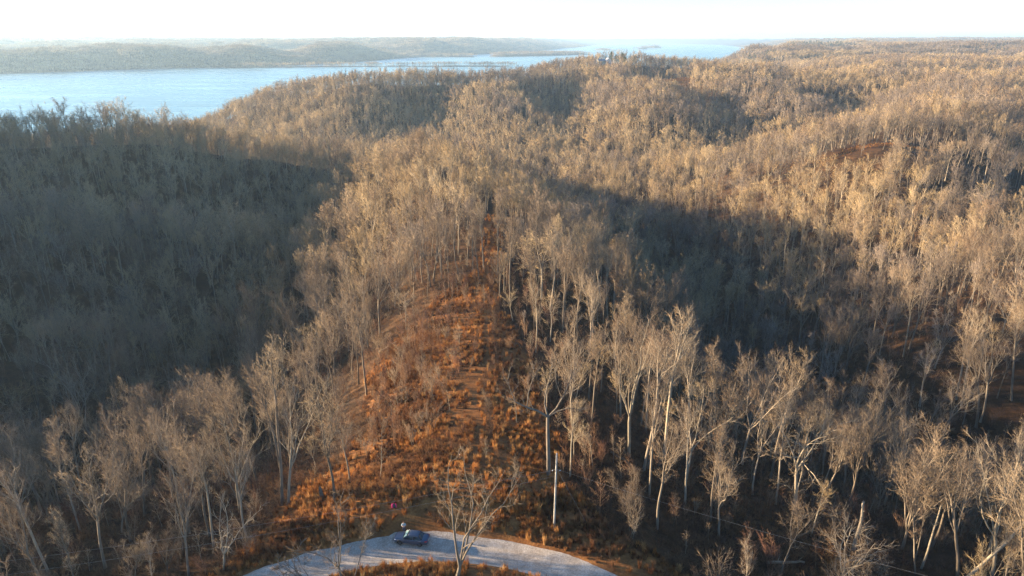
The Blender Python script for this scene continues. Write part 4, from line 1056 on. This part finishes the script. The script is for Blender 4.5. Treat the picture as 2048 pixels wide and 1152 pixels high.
def build_person():
    x, y = -14.9, 77.0
    p = empty('person', (x, y, H1(x, y)), 0.0, 'person in a pale blue top standing at the far side of the dark sedan', 'person')
    # facing the camera side (-y), head bent, both hands raised before the chest
    V = [(0, 0, 0.92), (0, 0.0, 1.12), (0, 0.01, 1.32), (0, -0.01, 1.42), (0, -0.03, 1.47)]
    E = [(0, 1), (1, 2), (2, 3), (3, 4)]; Rd = [(0.155, 0.115), (0.14, 0.10), (0.165, 0.11), (0.07, 0.07), (0.052, 0.055)]
    def chain(pts, rad, start):
        k = start
        for q, r_ in zip(pts, rad): V.append(q); Rd.append(r_); E.append((k, len(V) - 1)); k = len(V) - 1
        return k
    for s in (-1, 1):
        chain([(s * 0.10, 0, 0.82), (s * 0.11, -0.01, 0.50), (s * 0.11, 0.02, 0.10), (s * 0.12, -0.03, 0.04), (s * 0.13, -0.16, 0.03)], [0.088, 0.062, 0.044, 0.045, 0.03], 0)
        wr = chain([(s * 0.19, 0, 1.37), (s * 0.30, -0.02, 1.12), (s * 0.17, -0.25, 1.15), (s * 0.12, -0.31, 1.16)], [0.058, 0.042, 0.03, 0.032], 2)
        for f, (dx, dz, L) in enumerate(((0.03, 0.025, 0.075), (0.012, 0.03, 0.088), (-0.008, 0.026, 0.08), (-0.026, 0.018, 0.062))):
            b0 = (s * (0.12 + dx * 0.7), -0.345, 1.16 + dz * 0.4)
            chain([b0, (b0[0] - s * 0.008, -0.345 - L * 0.5, b0[2] + 0.01), (b0[0] - s * 0.02, -0.345 - L * 0.85, b0[2] - 0.012)], [0.010, 0.009, 0.008], wr)
        chain([(s * 0.085, -0.30, 1.175), (s * 0.06, -0.33, 1.19)], [0.012, 0.009], wr)
    chain([(0, -0.045, 1.54), (0, -0.05, 1.62), (0, -0.045, 1.69)], [(0.068, 0.078), (0.078, 0.09), (0.055, 0.065)], 4)
    b = skinned('body', V, E, Rd, M['skin'], p)
    Vs = [(0, 0, 0.94), (0, 0, 1.14), (0, 0.01, 1.33), (0, 0, 1.41), (-0.19, 0, 1.375), (-0.30, -0.02, 1.13), (-0.23, -0.14, 1.135), (0.19, 0, 1.375), (0.30, -0.02, 1.13), (0.23, -0.14, 1.135)]
    skinned('shirt', Vs, [(0, 1), (1, 2), (2, 3), (2, 4), (4, 5), (5, 6), (2, 7), (7, 8), (8, 9)], [(0.17, 0.13), (0.16, 0.12), (0.185, 0.13), (0.09, 0.085), 0.075, 0.058, 0.05, 0.075, 0.058, 0.05], M['shirt'], p)
    Vt = [(0, 0, 0.98), (-0.10, 0, 0.82), (-0.11, -0.01, 0.50), (-0.11, 0.02, 0.11), (0.10, 0, 0.82), (0.11, -0.01, 0.50), (0.11, 0.02, 0.11)]
    skinned('trousers', Vt, [(0, 1), (1, 2), (2, 3), (0, 4), (4, 5), (5, 6)], [(0.165, 0.125), 0.10, 0.075, 0.06, 0.10, 0.075, 0.06], M['denim'], p)
    bm = bmesh.new(); bmesh.ops.create_uvsphere(bm, u_segments=16, v_segments=10, radius=1.0)
    for v in bm.verts:
        v.co = Vector((v.co.x * 0.094, v.co.y * 0.106 + (-0.035), v.co.z * 0.10 + 1.655))
        if v.co.y < -0.08 and v.co.z < 1.68: v.co.y = -0.08
        if v.co.z < 1.60: v.co.z = 1.60 - (0.02 if v.co.y > 0 else 0)
    me = bpy.data.meshes.new('hair'); bm.to_mesh(me); bm.free(); me.materials.append(M['hair'])
    for pl in me.polygons: pl.use_smooth = True
    o = bpy.data.objects.new('hair', me); C.objects.link(o); o.parent = p
    for nm, q in (('eye', [(-0.03, -0.136, 1.625), (0.03, -0.136, 1.625)]), ('ear', [(-0.082, -0.045, 1.61), (0.082, -0.045, 1.61)])):
        for c_ in q:
            m = MB(); m.tube([(c_[0], c_[1] - 0.006, c_[2] - 0.018), (c_[0], c_[1], c_[2]), (c_[0], c_[1] - 0.002, c_[2] + 0.018)], [0.004, 0.010, 0.004], 6); m.build(nm, M['hair'] if nm == 'eye' else M['skin'], p)
    m = MB(); m.tube([(0, -0.135, 1.635), (0, -0.158, 1.60), (0, -0.14, 1.592)], [0.008, 0.013, 0.006], 6); m.build('nose', M['skin'], p)
    m = MB(); m.tube([(-0.022, -0.136, 1.568), (0, -0.142, 1.566), (0.022, -0.136, 1.568)], [0.003, 0.006, 0.003], 6); m.build('mouth', M['tail_lens'], p)
build_person()
# ------------------------------------------------------------------ pink bag in the grass
M['pink'] = plain('pink_cloth', (0.75, 0.03, 0.16), 0.6, var=0.1)
M['grey_cloth'] = plain('grey_cloth', (0.06, 0.06, 0.07), 0.8)
def build_bag():
    x, y = -16.7, 80.15
    t = empty('bag', (x, y, H1(x, y) + 0.02), 0.1, 'bright pink and dark grey bag in the orange grass uphill of the sedan', 'bag')
    def sack(x0, x1, mat, nm, h):
        m = MB(); rings = []
        for i, q in enumerate(np.linspace(0, 1, 7)):
            w = (0.82 + 0.22 * math.sin(math.pi * q)); z = h * q
            xc, xr, yr = (x0 + x1) / 2, (x1 - x0) / 2 * w, 0.17 * w * (1 if q < 0.9 else 0.7)
            rings.append([(xc + xr * max(-1, min(1, 1.25 * math.cos(a))), yr * max(-1, min(1, 1.25 * math.sin(a))), z) for a in np.arange(14) * 2 * math.pi / 14])
        loft(m, rings); return m.build(nm, mat, t)
    sack(-0.36, -0.12, M['pink'], 'end_pocket', 0.62); sack(-0.12, 0.24, M['grey_cloth'], 'main_pouch', 0.52); sack(0.24, 0.34, M['pink'], 'end_pocket', 0.6)
    m = MB(); m.tube([(-0.24, 0, 0.60), (-0.1, 0, 0.74), (0.16, 0, 0.74), (0.29, 0, 0.58)], 0.022, 6); m.build('handle', M['pink'], t)
build_bag()
# ------------------------------------------------------------------ utility pole and wires
M['pole_wood'] = plain('pole_wood', (0.34, 0.315, 0.275), 0.85, var=0.25, scale=3)
M['metal'] = plain('grey_metal', (0.35, 0.35, 0.36), 0.5, 0.6)
M['ceramic'] = plain('ceramic', (0.75, 0.75, 0.72), 0.3)
M['wire'] = plain('wire', (0.30, 0.29, 0.28), 0.5, 0.3)
px_, py_ = 5.8, 77.0; pz_ = H1(px_, py_)
pole = empty('utility_pole', (px_, py_, pz_), 0, 'pale weathered utility pole standing in rust brush right of the road bend', 'utility pole')
m = MB(); m.tube([(0.0, 0, -0.6), (0.02, 0, 2), (0.05, 0, 6), (0.08, 0, 10), (0.10, 0, 11.85)], [0.15, 0.14, 0.13, 0.115, 0.105], 14, cap=True); m.build('shaft', M['pole_wood'], pole)
m = MB(); m.tube([(-0.42, 0.02, 9.2), (0.08, 0, 9.4), (0.6, -0.02, 9.2)], 0.018, 6); m.build('bracket', M['metal'], pole)
for s in (-0.42, 0.6):
    m = MB(); loft(m, [[(s + r_ * math.cos(a), 0.0 + r_ * math.sin(a), z) for a in np.arange(10) * 0.6283] for r_, z in ((0.02, 9.12), (0.06, 9.15), (0.035, 9.19), (0.055, 9.23), (0.02, 9.28))]); m.build('insulator', M['ceramic'], pole)
m = MB(); m.tube([(0.09, 0, 9.6), (7.0, 2.8, -4.4 - pz_ + 0.0)], 0.012, 5); m.build('guy_wire', M['wire'], pole)
def wire(a, b, sag, label):
    q = np.linspace(0, 1, 40)[:, None]; P_ = np.array(a) * (1 - q) + np.array(b) * q; P_[:, 2] -= sag * 4 * (q * (1 - q))[:, 0]
    m = MB(); m.tube(P_, 0.007, 5); tag(m.build('power_line', M['wire']), label, 'wire')
wire((px_ - 0.42, py_, pz_ + 9.2), (-84, 58.0, 8.8), 1.6, 'upper of two thin wires running left from the utility pole over the brush')
wire((px_ + 0.06, py_ - 0.1, pz_ + 8.4), (-84, 57.0, 7.4), 1.7, 'lower of two thin wires running left from the utility pole over the brush')
wire((px_ + 0.6, py_, pz_ + 9.2), (66, 52.5, 8.6), 0.9, 'thin wire running right from the utility pole across the dark gully')
# ------------------------------------------------------------------ logs, stump, fallen trunk
def log(name, a, b, r_, label, cat, seed, mat):
    rg = np.random.default_rng(seed); a = np.array(a, float); b = np.array(b, float)
    q = np.linspace(0, 1, 9)[:, None]; P_ = a * (1 - q) + b * q + (np.array([0.0, 0.0, -1.6]) * np.sin(q * math.pi) if name == 'fallen_tree' else 0.0) + rg.normal(0, 0.06, (9, 3)) * np.array([1, 1, 0.6])
    m = MB(); m.tube(P_, np.linspace(r_, r_ * 0.62, 9), 9, cap=True)
    for k in range(4):
        p, d = along(P_, rg.uniform(0.2, 0.95)); d1 = perp(d, 0.9, rg); d1[2] = abs(d1[2])
        m.tube(limb(p, d1, rg.uniform(0.5, 1.6), 3, rg, 0.12, 0.05), [r_ * 0.3, r_ * 0.22, r_ * 0.15, 0.0], 4)
    if name == 'fallen_tree':
        for k in range(10):
            p, d = along(P_, rg.uniform(0.45, 1.0)); lb = limb(p, unit(perp(d, rg.uniform(0.5, 0.9), rg) + np.array([0, 0, 0.3])), rg.uniform(2, 5), 5, rg, 0.13, 0.08); m.tube(lb, np.linspace(0.08, 0.012, 6), 5)
            for j in range(8):
                p2, d2 = along(lb, rg.uniform(0.2, 1)); m.tube(limb(p2, perp(d2, 0.7, rg), rg.uniform(0.5, 1.5), 2, rg, 0.1, 0.1), [0.022, 0.013, 0.0], 3)
    tag(m.build(name, mat), label, cat)
log('fallen_log', (37.3, 79.6, H1(37.3, 79.6) + 0.3), (43.6, 81.4, H1(43.6, 81.4) + 0.25), 0.24, 'grey fallen log lying in brush at the lower right, left of the orange bush', 'log', 1, M['pale_bark'])
log('fallen_log', (-32.7, 152.4, H1(-32.7, 152.4) + 0.4), (-28.4, 153.6, H1(-28.4, 153.6) + 0.5), 0.3, 'short pale log at the shaded left side of the clearing', 'log', 2, M['pale_bark'])
log('fallen_log', (17.0, 101.5, H1(17, 101.5) + 0.3), (22.5, 98.0, H1(22.5, 98) + 0.4), 0.2, 'thin grey log sloping into the dark gully below the white curved trunk', 'log', 3, M['bark'])
log('fallen_tree', (60.5, 76.5, H1(60.5, 76.5) - 0.2), (78.5, 83.0, H1(70, 80) + 15.5), 0.27, 'big pale trunk fallen aslant against the forked tree at the right edge', 'fallen tree', 4, M['pale_bark'])
def stump():
    rg = np.random.default_rng(5); x, y = -28.3, 85.2; m = MB()
    tk = limb((0, 0, -0.3), (-0.1, 0, 1), 2.2, 5, rg, 0.05, 0); m.tube(tk, [0.5, 0.36, 0.3, 0.27, 0.25, 0.22], 9)
    for q in range(5):
        a = q * 1.25; p = tk[-1] + np.array([math.cos(a) * 0.13, math.sin(a) * 0.13, -0.15]); m.tube([p, p + np.array([rg.normal(0, .05), rg.normal(0, .05), rg.uniform(0.4, 0.8)])], [0.1, 0.0], 4)
        m.tube([np.array([math.cos(a) * 0.3, math.sin(a) * 0.3, 0.15]), np.array([math.cos(a) * 0.75, math.sin(a) * 0.75, -0.12])], [0.14, 0.04], 5)
    o = m.build('tree_stump', M['bark']); o.location = (x, y, H1(x, y)); tag(o, 'splintered grey stump beside the dark trunked tree left of the clearing', 'stump')
stump()
# ------------------------------------------------------------------ far houses, poles, pines, buoys
M['cream_wall'] = plain('cream_wall', (0.6, 0.5, 0.33), 0.7, var=0.05)
M['white_wall'] = plain('white_wall', (0.58, 0.58, 0.56), 0.7, var=0.04)
M['roof_grey'] = plain('roof_grey', (0.22, 0.22, 0.24), 0.8)
M['roof_dark'] = plain('roof_dark', (0.06, 0.05, 0.05), 0.85)
M['brown_wall'] = plain('brown_wall', (0.10, 0.06, 0.045), 0.85)
M['window_glass'] = plain('window_glass', (0.03, 0.04, 0.05), 0.1)
def gable(mb, x0, x1, y0, y1, z0, z1, ov=0.5, axis='x', th=0.25):
    """gabled roof with thickness over the box x0..x1, y0..y1"""
    if axis == 'x':
        yc = (y0 + y1) / 2
        for s, ya in ((-1, y0 - ov), (1, y1 + ov)):
            zb = z0 - (z1 - z0) * ov / abs(yc - y0)
            mb.add([(x0 - ov, ya, zb), (x1 + ov, ya, zb), (x1 + ov, yc, z1), (x0 - ov, yc, z1), (x0 - ov, ya, zb + th), (x1 + ov, ya, zb + th), (x1 + ov, yc, z1 + th), (x0 - ov, yc, z1 + th)],
                   [(0, 1, 2, 3), (7, 6, 5, 4), (0, 4, 5, 1), (1, 5, 6, 2), (3, 2, 6, 7), (0, 3, 7, 4)])
    else:
        xc = (x0 + x1) / 2
        for s, xa in ((-1, x0 - ov), (1, x1 + ov)):
            zb = z0 - (z1 - z0) * ov / abs(xc - x0)
            mb.add([(xa, y0 - ov, zb), (xa, y1 + ov, zb), (xc, y1 + ov, z1), (xc, y0 - ov, z1), (xa, y0 - ov, zb + th), (xa, y1 + ov, zb + th), (xc, y1 + ov, z1 + th), (xc, y0 - ov, z1 + th)],
                   [(0, 1, 2, 3), (7, 6, 5, 4), (0, 4, 5, 1), (1, 5, 6, 2), (3, 2, 6, 7), (0, 3, 7, 4)])
def walls(mb, x0, x1, y0, y1, z0, z1, zr=None, axis='x'):
    mb.box(x0, x1, y0, y1, z0, z1)
    if zr:
        if axis == 'x':
            yc = (y0 + y1) / 2
            mb.add([(x0, y0, z1), (x0, y1, z1), (x0, yc, zr), (x1, y0, z1), (x1, y1, z1), (x1, yc, zr)], [(0, 2, 1), (3, 4, 5), (0, 3, 5, 2), (1, 2, 5, 4)])
        else:
            xc = (x0 + x1) / 2
            mb.add([(x0, y0, z1), (x1, y0, z1), (xc, y0, zr), (x0, y1, z1), (x1, y1, z1), (xc, y1, zr)], [(0, 1, 2), (3, 5, 4), (0, 2, 5, 3), (1, 4, 5, 2)])
def windows(parent, spots, w, h, y, mat=M['window_glass']):
    for x, z in spots:
        m = MB(); m.box(x - w / 2 - 0.15, x + w / 2 + 0.15, y - 0.10, y + 0.05, z - h / 2 - 0.15, z + h / 2 + 0.15); f = m.build('window', M['white_wall'], parent)
        m = MB(); m.box(x - w / 2, x + w / 2, y - 0.14, y - 0.05, z - h / 2, z + h / 2); m.build('pane', mat, f)
hx, hy = 163.0, 1268.0; hz_ = H1(hx, hy)
h = empty('house', (hx, hy, hz_), 0.15, 'large cream house with a grey gabled wing on the hill above the lake', 'house')
m = MB(); walls(m, -12, 1, -5, 5, -1.5, 7.0, 9.6); m.build('wall', M['cream_wall'], h)
m = MB(); gable(m, -12, 1, -5, 5, 7.0, 9.6); m.build('roof', M['roof_grey'], h)
m = MB(); walls(m, 1, 11, -7, 6, -1.5, 6.5, 11.5, 'y'); m.build('wing_wall', M['white_wall'], h)
m = MB(); gable(m, 1, 11, -7, 6, 6.5, 11.5, axis='y'); m.build('roof', M['roof_grey'], h)
windows(h, [(-10.5 + 2.4 * i, z) for i in range(5) for z in (1.6, 5.0)], 1.3, 1.7, -5.0); windows(h, [(3.6, 2.2), (8.4, 2.2), (6, 6.6)], 1.6, 1.9, -7.0)
m = MB(); m.box(-9, 0, -8.2, -5.05, 2.9, 3.15)
for i in range(5): m.box(-8.9 + i * 2.2, -8.7 + i * 2.2, -8.15, -7.95, -1.5, 2.9)
m.build('deck', M['white_wall'], h)
m = MB(); m.box(-5.6, -4.4, 1.0, 2.2, 8.0, 11.2); m.build('chimney', M['brown_wall'], h)
cx_, cy2 = 75.8, 1071.0
c = empty('cabin', (cx_, cy2, H1(cx_, cy2)), -0.2, 'small dark cabin at the head of a pale track below the house hill', 'cabin')
m = MB(); walls(m, -4.5, 4.5, -3.5, 3.5, -1, 3.2, 5.6); m.build('wall', M['brown_wall'], c)
m = MB(); gable(m, -4.5, 4.5, -3.5, 3.5, 3.2, 5.6); m.build('roof', M['roof_dark'], c)
windows(c, [(-2.4, 1.6), (2.4, 1.6)], 1.2, 1.2, -3.5)
m = MB(); m.box(-0.5, 0.5, -3.58, -3.45, 0, 2.1); m.build('door', M['white_wall'], c)
def shed(x, y, L, W, hgt_, lab, mat, roof, rz=0.0, name='farm_building'):
    t = empty(name, (x, y, H1(x, y)), rz, lab, 'building')
    m = MB(); walls(m, -L / 2, L / 2, -W / 2, W / 2, -2, hgt_, hgt_ + W * 0.22); m.build('wall', mat, t)
    m = MB(); gable(m, -L / 2, L / 2, -W / 2, W / 2, hgt_, hgt_ + W * 0.22); m.build('roof', roof, t)
    windows(t, [(-L * 0.3, hgt_ * 0.55), (0, hgt_ * 0.55), (L * 0.3, hgt_ * 0.55)], L * 0.1, hgt_ * 0.3, -W / 2)
FAR_SHEDS = [(1180.0, 1800.0, 26, 14, 9, 'long white building in the pale hills at the far right', M['white_wall'], M['white_wall'], 0.1),
             (1010.0, 2050.0, 16, 11, 7, 'small white building in the hills behind the right hand woods', M['white_wall'], M['roof_grey'], 0.3),
             (668.0, 1035.0, 14, 9, 5, 'brown roofed building above the pale switchback track', M['cream_wall'], M['brown_wall'], -0.2)]
for a in FAR_SHEDS: shed(*a)
def far_pole(x, y, hgt_, lab):
    t = empty('utility_pole', (x, y, H1(x, y)), 0, lab, 'utility pole')
    m = MB(); m.tube([(0, 0, -0.5), (0, 0, hgt_)], [0.24, 0.16], 8, cap=True); m.build('shaft', M['pole_wood'], t)
    m = MB(); m.box(-1.3, 1.3, -0.22, -0.10, hgt_ - 0.9, hgt_ - 0.7); m.build('crossarm', M['pole_wood'], t)
far_pole(190.1, 1044, 16, 'pale utility pole at the left end of the far orange strip')
far_pole(124.8, 1000, 15, 'utility pole in the wood below the house on the hill')
# pines by the house and on the far right hills
def pine_branches(rng, hh):
    br = [(np.array([(0, 0, -0.5), (0, 0, hh * 0.5), (0, 0, hh)]), np.array([0.22, 0.15, 0.03]), 0)]
    mb_n = []
    for i in range(70):
        t = rng.uniform(0.22, 0.98); a = rng.uniform(0, 6.283); L = hh * 0.26 * (1.08 - t) * rng.uniform(0.7, 1.2) + 0.4
        p = np.array([0, 0, hh * t]); e = p + np.array([math.cos(a) * L, math.sin(a) * L, L * rng.uniform(-0.15, 0.3)])
        mb_n.append((p, e, L))
    return br, mb_n
def pine_meshes(seed, hh):
    rng = np.random.default_rng(seed); br, nb = pine_branches(rng, hh); a = MB(); b = MB()
    for pts, rad, lv in br: a.tube(pts, rad, 6)
    for p, e, L in nb:
        a.tube([p, e], [0.05, 0.0], 3)
        for k in range(14):
            c_ = p + (e - p) * rng.uniform(0.25, 1.05) + rng.normal(0, 0.18, 3); u = unit(rng.normal(0, 1, 3) + np.array([0, 0, 0.5])) * rng.uniform(0.45, 0.8); w = unit(np.cross(u, rng.normal(0, 1, 3))) * 0.16
            b.add([c_ - w, c_ + w, c_ + u], [(0, 1, 2)])
    return a, b
pa, pb = pine_meshes(77, 15); ta, tb = pa.mesh('trunk', [M['dark_bark']]), pb.mesh('crown', [M['needles']])
def put_pine(x, y, s, lab, grp=None):
    t = empty('pine_tree', (x, y, H1(x, y)), x % 6.28, lab, 'pine tree', grp); t.scale = (s, s, s)
    for nm, me in (('trunk', ta), ('crown', tb)):
        o = bpy.data.objects.new(nm, me); C.objects.link(o); o.parent = t
rg = np.random.default_rng(9)
ORDS = ['first', 'second', 'third', 'fourth', 'fifth', 'sixth', 'seventh', 'eighth', 'ninth']
grp = sorted((178 + rg.uniform(0, 26), 1262 + rg.uniform(-6, 40), rg.uniform(0.9, 1.35)) for i in range(9))
for i, q in enumerate(grp): put_pine(*q, ORDS[i] + ' dark pine from the cream house in the clump behind it', 'pines behind the cream house')
grp = sorted((205 + rg.uniform(0, 45), 1120 + rg.uniform(-25, 30), rg.uniform(0.8, 1.2)) for i in range(5))
for i, q in enumerate(grp): put_pine(*q, ORDS[i] + ' dark pine from the left among bare trees behind the far orange strip', 'pines behind the far orange strip')
jm = MB(); jm.v = pa.v + pb.v; jm.f = list(pa.f); jm.m = [0] * len(pa.f) + [1] * len(pb.f); jm.n = pa.n + pb.n; jm.sm = pa.sm + pb.sm; jm.f += [tuple(pa.n + i for i in f) for f in pb.f]
qx, qy = jgrid(700, 2200, 1900, 4200, 13, 55); pm = fbm(qx / 260, qy / 190, 95, 3); k = (pm > 0.66) & in_view(qx, qy, 0) & (height(qx, qy) > -40)
for ex, ey, er, es in ((1480, 3650, 210, 90),):
    k |= (np.hypot((qx - ex) / er, (qy - ey) / es) < 1)
qx, qy = qx[k], qy[k]; n_ = len(qx); print('pines', n_)
spread('pine_wood', qx, qy, 0.9, 1.5, np.zeros(n_, int), model_collection('pine_models', [jm.mesh('pine', [M['dark_bark'], M['needles']])]), 4, 'dark green pine patches on the far right hills', 0.03)
# channel buoys
M['buoy_red'] = plain('buoy_paint', (0.05, 0.08, 0.06), 0.5)
def buoy(x, y, lab):
    m = MB(); loft(m, [[(r_ * math.cos(a), r_ * math.sin(a), z) for a in np.arange(12) * 0.5236] for r_, z in ((0.8, -0.6), (1.15, 0.0), (1.15, 0.9), (0.55, 1.2), (0.45, 3.4), (0.15, 4.2))])
    m.tube([(0, 0, 4.0), (0, 0, 5.2)], [0.08, 0.08], 6, cap=True)
    o = m.build('buoy', M['buoy_red']); o.location = (x, y, WATER); tag(o, lab, 'buoy')
buoy(-963, 1453, 'dark channel buoy farther out on the lake, nearer the left edge'); buoy(-634, 1270, 'dark channel buoy near the wooded point of the lake')
m = MB(); loft(m, [[(x - 1470, 2885 + y * w, WATER + z) for y, z in ((-3, -0.3), (3, -0.3), (3.5, 1.0), (-3.5, 1.0))] for x, w in ((-24, 0.2), (-16, 0.9), (0, 1), (16, 0.9), (24, 0.3))]); tag(m.build('barge', M['roof_dark']), 'low dark barge on the lake before the far left shore', 'barge')
# ------------------------------------------------------------------ air
mb = MB(); mb.box(-33000, 33000, -33000, 33000, -70, 132)
hz = bpy.data.materials.new('haze'); hz.use_nodes = True
nt = hz.node_tree; nt.nodes.clear()
out = nt.nodes.new('ShaderNodeOutputMaterial'); pv = nt.nodes.new('ShaderNodeVolumePrincipled')
pv.inputs['Color'].default_value = (0.52, 0.76, 1.0, 1)
pv.inputs['Density'].default_value = 0.00007
pv.inputs['Anisotropy'].default_value = 0.3
nt.links.new(pv.outputs[0], out.inputs['Volume'])
tag(mb.build('haze', hz), kind='stuff')
